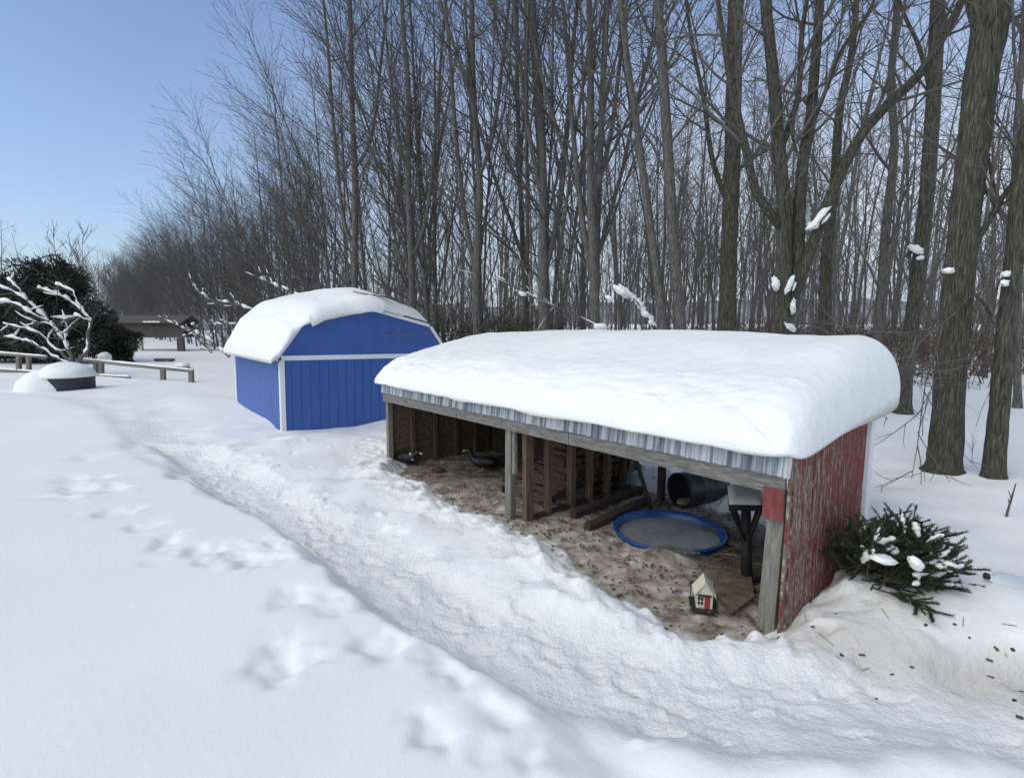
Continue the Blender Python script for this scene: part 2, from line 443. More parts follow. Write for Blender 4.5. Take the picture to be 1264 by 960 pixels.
def hfun(x, y):
    x = np.asarray(x, float); y = np.asarray(y, float)
    wob = fbm(x * 1.3, y * 1.3, 3, 3) * .16 + fbm(x * 4, y * 4, 5, 2) * .05
    de, se = polydist(x, y, EDGE)
    sd = -de * se + wob                       # + = trodden side
    dp, _ = polydist(x, y, PATH)
    d2, _ = polydist(x, y, PATH2); d3, _ = polydist(x, y, PATH3)
    near = np.exp(-((x - 1) ** 2 + (y - 4) ** 2) / 60)
    field = .32 + .05 * fbm(x * .35, y * .35, 9, 3) + .05 * near
    side = .24 + .06 * fbm(x * .5, y * .5, 21, 3)
    h = np.where(True, field * sstep(.22, -.16, sd) + side * sstep(-.16, .22, sd), 0)
    # right-hand clearing and forest floor
    rgt = sstep(3.6, 6.5, x - .15 * y)
    h = h + rgt * (.09 + .012 * np.clip(y - 5, 0, 60))
    h = h + sstep(25, 90, np.hypot(x, y)) * 1.2 * (x > 0) * sstep(0, 20, x)
    # low drift before the blue shed's open face
    h = h - .20 * np.exp(-(((x + 3.0) / 1.9) ** 2 + ((y - 11.9) / 1.1) ** 2))
    churn = sstep(-.05, .35, sd) * sstep(16, 9, y) * sstep(7.5, 5.0, x)
    pw = .36 + .10 * sstep(5.5, 3.2, y) + .10 * fbm(x * .8, y * .8, 31, 2)
    pm_ = np.maximum(sstep(pw + .22, pw - .15, dp + wob * .7), .8 * np.maximum(sstep(.8, .3, d2 + wob), sstep(.9, .4, d3 + wob)))
    far = sstep(25, 14, y)
    h = h * (1 - pm_ * far) + (.10 + .03 * fbm(x * 1.6, y * 1.6, 41, 2)) * pm_ * far * np.where(y > 10, 2.0, 1)
    # lumps thrown up by feet
    ins = inpoly(x, y, DIRT)
    dd, _ = polydist(x, y, DIRT + [DIRT[0]])
    sd0 = np.where(ins, dd, -dd)
    nearrun = sstep(-1.3, -.5, sd0)
    bank = churn * (1 - .75 * pm_)
    busy = np.clip(np.maximum(nearrun, sstep(.9, .3, dp)), .12, 1) * (1 - .4 * sstep(.8, 2.2, x) * sstep(4.6, 3.4, y))
    l1 = fbm(x * 1.1, y * 1.1, 51, 2)
    l2 = 1 - np.abs(fbm(x * 2.2 + 4, y * 2.2, 55, 2)) * 2
    l3 = 1 - np.abs(fbm(x * 5.5 + 4, y * 5.5, 58, 2)) * 2
    h = h + bank * (.10 * l1 + (.022 + .028 * nearrun) * busy * l2 + busy * (.014 * l3 - .04) + .008 * busy * fbm(x * 13, y * 13, 61, 2))
    h = h + pm_ * far * (.016 * fbm(x * 9, y * 9, 63, 3) + .026 * fbm(x * 3, y * 3, 64, 2))
    for mx, my, r, a in MOUNDS:
        q = ((x - mx) ** 2 + (y - my) ** 2) / r ** 2
        h = h + a * np.exp(-q)
    dwx = fbm(x * 5 + 3, y * 5, 111, 2); dwy = fbm(x * 5, y * 5 + 7, 112, 2)
    for px, py, ra, rc, dpth in DENT:
        g = gz(px, py, .36)
        a = (px * 37 % 19) / 19 * .9 - .9
        ca, sa = math.cos(a), math.sin(a)
        wx = x + dwx * ra * .9; wy = y + dwy * rc * .9
        u = ((wx - g.x) * ca + (wy - g.y) * sa) / ra; v = (-(wx - g.x) * sa + (wy - g.y) * ca) / rc
        q = u * u + v * v
        h = h - dpth * .5 * np.exp(-q ** 1.1 * 1.2) + .10 * dpth * np.exp(-((u - 1.3) ** 2 + v * v) / .4)
    # bare dirt under and before the shelter
    sdf = sd0 - .15 + fbm(x * 2.2, y * 2.2, 71, 3) * .12 + fbm(x * 7, y * 7, 72, 2) * .05
    h = np.where(True, h * (1 - sstep(-.62, .08, sdf)) + (-.10) * sstep(-.62, .08, sdf), 0)
    # trodden mud colour: close to the dirt, and the soiled way out to the lower right
    dm = sstep(-.5, .15, sdf) * .75
    dw, _ = polydist(x, y, WAY); wy = np.exp(-(dw / .34) ** 2) * .66 * sstep(1.6, 2.3, x)
    wy2 = np.exp(-(((x - 2.9) / .9) ** 2 + ((y - 3.75) / .45) ** 2)) * .5
    dirt = np.clip(np.maximum(np.maximum(dm, wy), wy2), 0, 1)
    rough = np.clip(.10 + .55 * churn * busy + .8 * pm_ * far + sstep(-.6, 0, sdf) * .5, 0, 1)
    return h, dirt, rough

def hgt(x, y): return float(hfun(np.array([x]), np.array([y]))[0][0])

def axis(lo, hi, d, lo2, hi2, grow):
    a = list(np.arange(lo, hi, d))
    s = d; p = a[-1]
    while p < hi2:
        s *= grow; p += s; a.append(p)
    s = d; p = lo; b = []
    while p > lo2:
        s *= grow; p -= s; b.append(p)
    return np.array(b[::-1] + a)

def grid_object(name, X, Y, Z, mat, attrs=None, keep=None):
    nx, ny = X.shape[1], X.shape[0]
    me = bpy.data.meshes.new(name)
    co = np.stack([X, Y, Z], -1).reshape(-1, 3)
    idx = np.arange(nx * ny).reshape(ny, nx)
    q = np.stack([idx[:-1, :-1], idx[:-1, 1:], idx[1:, 1:], idx[1:, :-1]], -1).reshape(-1, 4)
    if keep is not None: q = q[keep(co[q].mean(1))]
    used = np.unique(q); mp = np.full(nx * ny, -1); mp[used] = np.arange(len(used))
    co, q = co[used], mp[q]
    me.vertices.add(len(co)); me.vertices.foreach_set('co', co.ravel())
    me.loops.add(q.size); me.loops.foreach_set('vertex_index', q.ravel())
    me.polygons.add(len(q)); me.polygons.foreach_set('loop_start', np.arange(len(q)) * 4)
    me.polygons.foreach_set('use_smooth', np.ones(len(q), bool))
    me.update(calc_edges=True)
    for k, a in (attrs or {}).items():
        at_ = me.attributes.new(k, 'FLOAT', 'POINT'); at_.data.foreach_set('value', a.ravel()[used].astype(np.float32))
    me.materials.append(mat)
    o = bpy.data.objects.new(name, me); COL.objects.link(o)
    return o

ax = axis(-4.6, 5.6, .026, -420, 420, 1.035)
ay = axis(1.6, 9.4, .026, -60, 520, 1.035)
GX, GY = np.meshgrid(ax, ay)
GH, GD, GR = hfun(GX, GY)
def clods():
    r = np.random.default_rng(4); n = 0; pa = np.array(PATH)
    while n < 800:
        x, y = r.uniform(-5, 5.2), r.uniform(1.7, 12)
        d, s_ = polydist(np.array([x]), np.array([y]), EDGE); d = float(-d[0] * s_[0]); dp = float(polydist(np.array([x]), np.array([y]), PATH)[0][0])
        ins = bool(inpoly(np.array([x]), np.array([y]), DIRT)[0])
        if d < .05 or ins or (x > 3 and y > 4): continue
        dr = float(polydist(np.array([x]), np.array([y]), DIRT + [DIRT[0]])[0][0])
        if (dp < .5 or dr > .6) and r.random() < .86: continue
        n += 1
        ra = r.uniform(.03, .065) if r.random() < .85 else r.uniform(.06, .10); a = ra * r.uniform(.15, .42) * (1 if r.random() < .75 else -.8)
        i0, i1 = np.searchsorted(ax, [x - ra * 1.6, x + ra * 1.6]); j0, j1 = np.searchsorted(ay, [y - ra * 1.6, y + ra * 1.6])
        if i1 - i0 < 2 or j1 - j0 < 2: continue
        X, Y = GX[j0:j1, i0:i1], GY[j0:j1, i0:i1]; th = r.uniform(0, 3.14); c_, s2 = math.cos(th), math.sin(th); e_ = r.uniform(.6, 1.5)
        u = ((X - x) * c_ + (Y - y) * s2) / ra / e_; v = (-(X - x) * s2 + (Y - y) * c_) / ra * e_
        q = np.sqrt(u * u + v * v) + .25 * fbm(X * 14, Y * 14, 120, 2)
        GH[j0:j1, i0:i1] += a * sstep(1.05, .45, q)
clods()
def boot_prints():
    r = random.Random(8); P = [Vector(p) for p in PATH]; acc = 0; k = 0
    for a, b in zip(P[:-1], P[1:]):
        L_ = (b - a).length; t = 0
        while t < L_:
            c = a.lerp(b, t / L_); dr = (b - a).normalized(); nn = Vector((-dr.y, dr.x))
            for m_ in range(2):
                p = c + nn * r.uniform(-.38, .38); th = math.atan2(dr.y, dr.x) + r.uniform(-.35, .35)
                i0, i1 = np.searchsorted(ax, [p.x - .2, p.x + .2]); j0, j1 = np.searchsorted(ay, [p.y - .2, p.y + .2])
                if i1 - i0 < 3 or j1 - j0 < 3: continue
                X, Y = GX[j0:j1, i0:i1], GY[j0:j1, i0:i1]; c_, s2 = math.cos(th), math.sin(th)
                u = ((X - p.x) * c_ + (Y - p.y) * s2) / .145; v = (-(X - p.x) * s2 + (Y - p.y) * c_) / (.052 + .012 * u)
                q = np.sqrt(u * u + v * v)
                GH[j0:j1, i0:i1] += -r.uniform(.010, .026) * sstep(1.08, .80, q) + .006 * np.exp(-(q - 1.25) ** 2 / .03)
            t += r.uniform(.22, .36)
boot_prints()
def hgt(x, y):
    i = min(max(int(np.searchsorted(ax, x)) - 1, 0), len(ax) - 2); j = min(max(int(np.searchsorted(ay, y)) - 1, 0), len(ay) - 2)
    u = (x - ax[i]) / (ax[i + 1] - ax[i]); v = (y - ay[j]) / (ay[j + 1] - ay[j])
    return float((GH[j, i] * (1 - u) + GH[j, i + 1] * u) * (1 - v) + (GH[j + 1, i] * (1 - u) + GH[j + 1, i + 1] * u) * v)
o = grid_object('snow_ground', GX, GY, GH, M['ground'], {'dirt': GD, 'rough': GR}); tag(o, kind='structure')
dxs = np.arange(-3.2, 5.2, .035); dys = np.arange(2.6, 12, .035)
DX, DY = np.meshgrid(dxs, dys)
WET_SHADE = np.clip(1.25 * np.exp(-(((DX - 2.6) / .65) ** 2 + ((DY - 5.6) / 1.0) ** 2)) + .7 * np.exp(-(((DX - 1.2) / .5) ** 2 + ((DY - 7.0) / .5) ** 2)) + .9 * np.exp(-(((DX + .3) / 1.5) ** 2 + ((DY - 8.9) / .6) ** 2)) + .25 * fbm(DX * 2, DY * 2, 131, 3), 0, 1)  # wet mud by the pool, plus shade painted over the shelter floor
DZ = .10 * np.exp(-(((DX - 1.60) / .30) ** 2 + ((DY - 5.46) / .16) ** 2)) + .012 * fbm(DX * 3, DY * 3, 81, 3) + .016 * fbm(DX * 11, DY * 11, 82, 3) + .03 * fbm(DX * .8, DY * .8, 83, 2)
xx, yy = np.array([p[0] for p in DIRT]), np.array([p[1] for p in DIRT])
def keep_dirt(c):
    ins = inpoly(c[:, 0], c[:, 1], DIRT); dd, _ = polydist(c[:, 0], c[:, 1], DIRT + [DIRT[0]])
    return (ins | (dd < .35)) & (np.hypot(c[:, 0] - 1.86, c[:, 1] - 6.10) > .60)
o = grid_object('dirt_floor', DX, DY, DZ, M['dirt'], {'wet_shade': WET_SHADE}, keep=keep_dirt); tag(o, kind='structure')

def litter():
    r = random.Random(15); mb = MB(); n = 0
    while n < 2800:
        x, y = r.uniform(-2.6, 4.6), r.uniform(3.0, 11)
        a1, a2 = np.array([x]), np.array([y])
        ins = bool(inpoly(a1, a2, DIRT)[0]); d = float(polydist(a1, a2, DIRT + [DIRT[0]])[0][0])
        way = x > 2.2 and float(polydist(a1, a2, WAY)[0][0]) < .4 and r.random() < .10
        if not ins and not (d < .25 and r.random() < .25) and not way: continue
        if math.hypot(x - 1.86, y - 6.1) < .68: continue
        z = max(hgt(x, y), .028 if ins else -9) + .004
        a = r.uniform(0, 6.28); u = Vector((math.cos(a), math.sin(a), r.gauss(0, .12))); v = Vector((-math.sin(a), math.cos(a), r.gauss(0, .12)))
        p = Vector((x, y, z))
        if r.random() < .45:
            mb.m = 1; l, w_ = r.uniform(.02, .07), .0022
        else:
            mb.m = 0; l, w_ = r.uniform(.006, .020), r.uniform(.004, .011)
        t_ = Vector((0, 0, .004 if mb.m else r.uniform(.004, .010)))
        mb.hexa([p - u * l - v * w_, p + u * l - v * w_, p - u * l + v * w_, p + u * l + v * w_, p - u * l - v * w_ + t_, p + u * l - v * w_ + t_, p - u * l + v * w_ + t_, p + u * l + v * w_ + t_])
        n += 1
    tag(mb.build('litter', [M['log_bark'], M['straw']]), 'scattered straw and bark chips on the dirt of the pen', 'litter', kind='stuff')
M['straw'] = pm('straw', [(.3, (.22, .16, .08)), (.7, (.42, .34, .20))], 3, rough=.9, bs=0)
litter()

# ------------------------------------------------------------------ open-front shelter
RZR = .30                                             # rise of the roof from front to back
sh = thing('animal_shelter', 'long low open-front wooden shelter with red end wall, corrugated edge and deep snow on top', 'shelter', RB, RROT)
def post(name, x0, x1, y0, y1, z1, mat, jit=.006, z0=-.12):
    m = MB(); m.box(x0, x1, y0, y1, z0, z1, jit); return m.build(name, mat, sh, bevel=.006)
post('front_post', .0, .085, .0, .09, 1.2, M['grey_post'])
post('front_post', 3.215, 3.32, .0, .1, 1.2, M['grey_post'])
post('batten', 3.325, 3.375, .02, .07, 1.2, M['grey_post'], z0=.62)
m = MB(); m.hexa([Vector(p) for p in [(RL - .20, .0, -.1), (RL - .06, .0, -.1), (RL - .20, .1, -.1), (RL - .06, .1, -.1), (RL - .155, 0, 1.2), (RL - .025, 0, 1.2), (RL - .155, .1, 1.2), (RL - .025, .1, 1.2)]])
m.build('front_post', M['grey_post'], sh, bevel=.008)
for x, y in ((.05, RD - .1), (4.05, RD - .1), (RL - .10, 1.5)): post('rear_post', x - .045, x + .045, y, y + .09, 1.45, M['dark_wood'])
m = MB()
xs = [0, 2.2, 4.35, RL - .02]
for a, b in zip(xs[:-1], xs[1:]): m.box(a + .003, b - .003, -.045, -.003, 1.19 + random.uniform(-.004, .004), 1.335, .005)
m.build('front_beam', M['grey_wood'], sh, bevel=.005)
m = MB()                                               # corrugated skirt
nx = 330
prof = []
for i in range(nx + 1):
    x = -.04 + (RL + .06) * i / nx
    ph = x / .105 * 2 * PI
    yy_ = -.055 - .014 * max(-.4, math.sin(ph)) - .012 * mnoise.noise(Vector((x * 1.3, 0, 0)))
    zz = .008 * mnoise.noise(Vector((x * 2.1, 5, 0)))
    prof.append((x, yy_, zz))
vs = []
for (x, y, dz) in prof:
    vs += [(x, y + .01, 1.515), (x, y - .012, 1.335 + dz), (x, y + .008 - .012, 1.335 + dz), (x, y + .018, 1.515)]
fs = []
for i in range(nx):
    for k in range(4): fs.append((4 * i + k, 4 * i + (k + 1) % 4, 4 * i + 4 + (k + 1) % 4, 4 * i + 4 + k))
m.add(vs, fs); m.build('corrugated_edge', M['steel'], sh)
m = MB(); m.hexa([Vector(p) for p in [(-.06, -.07, 1.505), (RL + .0, -.06, 1.505), (-.06, RD + .1, 1.505 + RZR), (RL + .03, RD + .1, 1.505 + RZR),
                                      (-.06, -.07, 1.535), (RL + .0, -.06, 1.535), (-.06, RD + .1, 1.535 + RZR), (RL + .03, RD + .1, 1.535 + RZR)]])
m.build('roof', M['dark_wood'], sh)
for i in range(9):
    x = .25 + i * (RL - .5) / 8
    m = MB(); m.bar((x, .02, 1.43), (x, RD, 1.43 + RZR), .04, .12); m.build('rafter', M['dark_wood'], sh)
# left end wall, studs inside
m = MB()
zt = lambda y: 1.49 + RZR * y / RD
for y0, y1 in ((.1, 1.2), (1.206, RD)):
    m.hexa([Vector(p) for p in [(-.02, y0, -.1), (.0, y0, -.1), (-.02, y1, -.1), (.0, y1, -.1), (-.02, y0, zt(y0)), (.0, y0, zt(y0)), (-.02, y1, zt(y1)), (.0, y1, zt(y1))]])
m.build('left_wall', M['plywood'], sh)
for y in (.45, .92, 1.38, 1.82, 2.15): post('stud', .003, .085, y, y + .075, zt(y) - .06, M['brown_wood'], .003)
m = MB(); m.box(.003, .045, .1, RD, .32, .40, .004); m.build('rail', M['brown_wood'], sh)
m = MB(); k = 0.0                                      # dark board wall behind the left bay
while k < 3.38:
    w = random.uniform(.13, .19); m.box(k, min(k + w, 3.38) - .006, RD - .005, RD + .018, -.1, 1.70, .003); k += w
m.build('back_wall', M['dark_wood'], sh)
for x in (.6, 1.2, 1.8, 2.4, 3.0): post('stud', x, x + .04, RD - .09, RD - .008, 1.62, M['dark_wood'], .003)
# stud partition between the two bays
PXS = 3.46
for y, w, mt in ((.12, .12, 'brown_wood'), (.50, .07, 'brown_wood'), (.93, .085, 'brown_wood'), (1.30, .08, 'brown_wood'), (1.68, .08, 'brown_wood'), (2.05, .08, 'dark_wood')):
    post('stud', PXS - .06, PXS + .03, y, y + w, zt(y) - .06, M[mt], .006)
m = MB(); m.box(PXS - .05, PXS + .02, .13, RD, .002, .06, .004); m.build('sole_plate', M['dark_wood'], sh)
# red end wall, flaking
m = MB(); N = 26
for i in range(N):
    y0 = .02 + 1.62 * i / N; y1 = .02 + 1.62 * (i + 1) / N - (.002 if i % 5 else .007)
    xo = .004 * mnoise.noise(Vector((i * .9, 3, 1)))
    zb = -.1
    m.hexa([Vector(p) for p in [(RL + xo, y0, zb), (RL + .02 + xo, y0, zb), (RL + xo, y1, zb), (RL + .02 + xo, y1, zb),
                                (RL + xo, y0, zt(y0) + .02), (RL + .02 + xo, y0, zt(y0) + .02), (RL + xo, y1, zt(y1) + .02), (RL + .02 + xo, y1, zt(y1) + .02)]])
m.build('end_wall', M['red_wall'], sh)
m = MB(); m.box(RL - .012, RL + .012, -.035, .018, -.1, 1.49, .01); m.build('edge_board', M['red_wall'], sh, bevel=.004)
m = MB(); m.box(RL - .175, RL - .015, -.062, -.047, .98, 1.235, .006); m.build('corner_plate', M['red_plate'], sh, bevel=.003)
m = MB(); m.box(RL - .02, RL + .05, 1.65, 1.76, -.1, 1.66, .004)
m.build('corner_board', M['white_trim'], sh, bevel=.004)

# snow slab on the shelter roof
def slab():
    nu, nv = 220, 110
    x0, x1, y0, y1 = -.26, RL + .09, -.19, RD + .34
    us = np.linspace(-1, 1, nu); vs_ = np.linspace(-1, 1, nv)
    us = np.sign(us) * (1 - (1 - np.abs(us)) ** 1.9); vs_ = np.sign(vs_) * (1 - (1 - np.abs(vs_)) ** 1.7)
    U, V = np.meshgrid(us, vs_)
    X = (x0 + x1) / 2 + U * (x1 - x0) / 2; Y = (y0 + y1) / 2 + V * (y1 - y0) / 2
    # rounded plan corners
    s = np.maximum(np.abs(U), np.abs(V)); l = (np.abs(U) ** 16 + np.abs(V) ** 16) ** (1 / 16) + 1e-9
    k = s / l
    # round the corners a little on the long axis too
    X = (x0 + x1) / 2 + U * k * (x1 - x0) / 2; Y = (y0 + y1) / 2 + V * k * (y1 - y0) / 2
    ed = np.minimum((1 - np.abs(U)) * (x1 - x0) / 2, 9)
    ef = (1 + V) * (y1 - y0) / 2; eb = (1 - V) * (y1 - y0) / 2
    def rnd(d, R):
        q = np.clip(1 - d / R, 0, 1); return np.sqrt(np.clip(1 - q ** 2.2, 0, 1))
    el = (1 + U) * (x1 - x0) / 2; er = (1 - U) * (x1 - x0) / 2
    base = 1.54 + RZR * np.clip(Y, -.1, RD + .1) / RD
    th = .40 + .16 * sstep(0, 1.8, Y) + .05 * fbm(X * .5, Y * .5, 91, 2) - .05 * sstep(2.5, 0, X)
    top = th * rnd(ef, .70) * rnd(eb, .5) * rnd(el, .5) * rnd(er, .40)
    top += (.018 * fbm(X * 2.2, Y * 2.2, 92, 3)) * np.minimum(1, np.minimum(ef, np.minimum(er, el)) * 4)
    crumb = np.exp(-(ef / .35) ** 2) * (ef > .001)
    crumb2 = np.exp(-(ef / .8) ** 2) * (ef > .001)
    top += crumb * (.03 * fbm(X * 5, Y * 11, 93, 3)) + crumb2 * .016 * fbm(X * 7, Y * 16, 96, 2) * np.minimum(1, el * 4) * np.minimum(1, er * 4)
    # overhang droops: right side and front sag below the roof line
    sagr = np.clip((X - (RL + .01)) / .08, 0, 1); sagb = np.clip((Y - (RD + .1)) / .3, 0, 1); sagf = np.clip((-.08 - Y) / .1, 0, 1)
    sagl = np.clip((-.06 - X) / .2, 0, 1)
    wv = .03 * fbm(X * 2.0, Y * 2.0, 95, 2)
    low = base - .015 - sagr * (.05 + .13 * sstep(.6, 2.2, Y)) - sagb * .14 - sagl * .03 - sagf * (.02 + wv)
    topz = np.maximum(base + top - sagr * .04 - sagb * .05, low + .004)
    # push the sides out a little at mid height so the edge reads rounded
    Z1, Z0 = topz, np.where(low > base + 5, base, low)
    co = np.concatenate([np.stack([X, Y, Z1], -1).reshape(-1, 3), np.stack([X, Y, Z0], -1).reshape(-1, 3)])
    idx = np.arange(nu * nv).reshape(nv, nu)
    q = np.stack([idx[:-1, :-1], idx[:-1, 1:], idx[1:, 1:], idx[1:, :-1]], -1).reshape(-1, 4)
    off = nu * nv
    fs = [tuple(a) for a in q] + [tuple(a + off)[::-1] for a in q]
    ring = list(idx[0, :]) + list(idx[1:, -1]) + list(idx[-1, -2::-1]) + list(idx[-2:0:-1, 0])
    for a, b in zip(ring, ring[1:] + ring[:1]): fs.append((a, a + off, b + off, b))
    mb = MB(); mb.v = [tuple(p) for p in co]; mb.f = fs; mb.mi = [0] * len(fs)
    o = mb.build('snow_slab', M['roof_snow'], None, True)
    o.location = RB; o.rotation_euler = (0, 0, RROT)
    tag(o, 'thick smooth slab of snow lying on the roof of the long open-front shelter', 'snow')
slab()

# pallets standing behind the partition, firewood stacked above them
def pallet(name_label, lx, y0, z, ln, tilt):
    t = thing('wooden_pallet', name_label, 'pallet', run(lx, y0, z), RROT)
    m = MB()
    for k in range(7): m.box(-.95, 0, .02 + k * .15, .02 + k * .15 + .09, .10, .118, .003)
    a = m.build('deck', M['brown_wood'], t)
    for x in (-.93, -.5, -.06):
        m = MB(); m.box(x, x + .04, 0, 1.04, .0, .098, .003); m.build('stringer', M['dark_wood'], t)
    t.rotation_euler = (tilt, 0, RROT)
pallet('brown wooden pallet tilted up behind the stud partition', 3.40, .55, .07, 1, rad(17))
t = thing('wooden_pallet', 'brown slatted pallet lying flat beneath the tilted one behind the partition', 'pallet', run(3.38, 1.55, .02), RROT)
m = MB()
for k in range(4): m.box(-.95, 0, .02 + k * .15, .02 + k * .15 + .09, .10, .118, .003)
m.build('deck', M['brown_wood'], t)
for x in (-.93, -.5, -.06):
    m = MB(); m.box(x, x + .04, 0, .62, .0, .098, .003); m.build('stringer', M['dark_wood'], t)

def log_proto():
    t = thing('firewood_log', 'split firewood log stacked behind the stud partition, its end showing between studs', 'log', (0, 0, 0), RROT, 'firewood logs stacked behind the partition')
    m = MB(); n = 9
    m.tube([(-.42, 0, 0), (-.2, .004, 0), (0, 0, 0)], [.062, .064, .062], n, False, .1); ob = m.build('bark', M['log_bark'], t, True)
    m = MB(); vs = [(0.004, .061 * math.cos(2 * PI * k / n), .061 * math.sin(2 * PI * k / n)) for k in range(n)]
    m.add(vs, [tuple(range(n))]); m.build('cut_end', M['log_end'], t)
    return t
lp = log_proto(); first = True
rowz = .26
ci = 0
while rowz < 1.32 and ci < 96:
    y = .98 + random.uniform(0, .06) if rowz > .30 else 1.02
    while y < 2.62 and ci < 96:
        s = random.uniform(.72, 1.12)
        if rowz > 1.18 and y < 1.3: y += .12; continue
        o = lp if first else dup(lp, (0, 0, 0)); first = False
        o.location = run(3.36 + random.uniform(-.05, .02), y, rowz + random.uniform(-.012, .012)); o.rotation_euler = (random.uniform(0, 6.28), random.uniform(-.04, .04), RROT + random.uniform(-.05, .05))
        # a spin about the log's own axis keeps the stack varied
        o.rotation_mode = 'ZYX' if False else 'XYZ'
        o.scale = (1, s, s)
        y += .122 * (s * .5 + .5); ci += 1
    rowz += .112

# ------------------------------------------------------------------ things in the right bay
def place(px, py, z=0.0): return gz(px, py, z)
pc = Vector((1.86, 6.10, -.10))
t = thing('paddling_pool', 'round blue plastic paddling pool of dirty ice in the shelter', 'pool', pc + Vector((0, 0, .0)), 0)
m = MB(); R = .63
m.lathe([(R - .07, .0), (R - .055, .06), (R - .035, .15), (R - .012, .185), (R + .012, .19), (R + .022, .175), (R + .012, .155), (R - .012, .14), (R - .03, .05), (R - .03, .0)], 56)
m.build('pool_wall', M['pool'], t, True)
m = MB(); n = 56; vs = [(0, 0, .105)]
for j in range(1, 7):
    for k in range(n):
        r = (R - .052) * j / 6; vs.append((r * math.cos(2 * PI * k / n), r * math.sin(2 * PI * k / n), .105 + .006 * mnoise.noise(Vector((r * 5 * math.cos(2 * PI * k / n), r * 5 * math.sin(2 * PI * k / n), 2)))))
fs = [(0, 1 + k, 1 + (k + 1) % n) for k in range(n)]
for j in range(5):
    for k in range(n): a = 1 + j * n; fs.append((a + k, a + n + k, a + n + (k + 1) % n, a + (k + 1) % n))
m.add(vs, fs); m.build('ice', M['ice'], t, True)
m = MB(); a, b = place(812, 674, .11), place(864, 685, .12)
m.tube([a, a.lerp(b, .3) + Vector((0, 0, .015)), a.lerp(b, .62), b + Vector((0, 0, .02))], [.008, .022, .03, .012], 7, True, .15)
tag(m.build('stick', M['bark']), 'dark crooked stick lying across the near rim of the blue pool', 'stick')
for i, (p, q, lab) in enumerate((((866, 651), (913, 664), 'long thin dark branch on the ground right of the blue pool'),
                             ((893, 668), (922, 680), 'short dark stick lying between blue pool and the black stand'),
                             ((868, 697), (925, 708), 'straight dark pole lying along the back edge of the plywood sheet'))):
    a, b = place(*p, .03), place(*q, .03)
    m = MB(); m.tube([a, a.lerp(b, .4) + Vector((.01, .02, .012)), b], [.022, .026, .014], 6, True, .2)
    tag(m.build('fallen_stick', M['bark']), lab, 'stick')
# black barrel on its side behind the pool
bc = Vector((2.60, 7.22, .0))
t = thing('barrel', 'black plastic barrel lying on its side behind the blue pool, open end left', 'barrel', bc, rad(24))
m = MB(); n = 36
pr = [(-.36, .235), (-.35, .245), (-.30, .24), (-.12, .238), (-.10, .246), (-.08, .238), (.12, .238), (.14, .246), (.16, .238), (.34, .24), (.37, .225), (.37, .0), (.355, .0), (.355, .2), (-.33, .222), (-.36, .224), (-.36, .235)]
vs = []
for x, r in pr:
    for k in range(n): vs.append((x, r * math.cos(2 * PI * k / n), r * math.sin(2 * PI * k / n) + .235))
fs = []
for i in range(len(pr) - 1):
    for k in range(n): fs.append((i * n + k, i * n + (k + 1) % n, (i + 1) * n + (k + 1) % n, (i + 1) * n + k))
m.add(vs, fs); m.build('drum', M['black'], t, True)
m = MB(); blob(m, (-.16, 0, .055), (.19, .13, .04), None, 3, .2); m.build('bedding', M['dirt'], t, True)
# black pole leaning at the back
a, b = gz(804, 630, 0), at(783, 560, 7.0)
m = MB(); m.bar(a, b, .05, .06); tag(m.build('leaning_pole', M['black'], bevel=.004), 'thin black pole leaning beside the log stack behind the pool', 'pole')
# dark beams beside the pool
for p, q, w, lab in (((708, 636), (792, 604), .10, 'long dark timber lying from partition to the log stack end'), ((724, 652), (800, 618), .09, 'dark rotten timber lying next to the blue pool rim')):
    a, b = place(*p, .06), place(*q, .06)
    m = MB(); m.bar(a, b, w, .11, jit=.012); tag(m.build('timber', M['dark_wood'], bevel=.01), lab, 'timber')
# black stand with a snow-covered top
ft = Vector((2.30, 4.96, 0)); zt_ = .80
c4 = [gz(900, 621, zt_), gz(943, 622, zt_), gz(944, 601, zt_), gz(898, 598, zt_)]
cc = sum(c4, Vector()) / 4
t = thing('pedestal_stand', 'black iron pedestal stand with a snow-covered flat tray inside the shelter', 'stand', (ft.x, ft.y, 0), 0)
L = lambda p: Vector(p) - Vector((ft.x, ft.y, 0))
m = MB()
lo = [L(p) + Vector((0, 0, -.07)) for p in c4]; hi = [L(p) + Vector((0, 0, -.012)) for p in c4]
m.add(lo + hi, [(3, 2, 1, 0), (4, 5, 6, 7), (0, 1, 5, 4), (1, 2, 6, 5), (2, 3, 7, 6), (3, 0, 4, 7)]); m.build('tray', M['iron'], t, bevel=.004)
m = MB(); top = L(cc) + Vector((0, 0, -.08))
m.tube([(0, 0, -.1), Vector((0, 0, 0)).lerp(top, .5), top], [.055, .05, .045], 10); m.build('column', M['iron'], t, True)
for p in c4:
    m = MB(); e_ = L(p).lerp(L(cc), .12) + Vector((0, 0, -.06)); m.bar(Vector((0, 0, 0)).lerp(top, .45), e_, .025, .03); m.build('brace', M['iron'], t)
m = MB()
for p in ((.2, .05), (-.18, .1), (.0, -.2)): m.bar((0, 0, .02), (p[0], p[1], -.01), .05, .035)
m.build('foot', M['iron'], t)
m = MB(); NS = 14; vs = []
for j in range(NS + 1):
    for i in range(NS + 1):
        u, v = i / NS, j / NS
        p = c4[0].lerp(c4[1], u).lerp(c4[3].lerp(c4[2], u), v)
        e_ = min(u, 1 - u, v, 1 - v)
        vs.append(p + Vector((0, 0, -.010 + .05 * min(1, (e_ * 5)) ** .5 + .006 * mnoise.noise(p * 9))))
fs = [(j * (NS + 1) + i, j * (NS + 1) + i + 1, (j + 1) * (NS + 1) + i + 1, (j + 1) * (NS + 1) + i) for j in range(NS) for i in range(NS)]
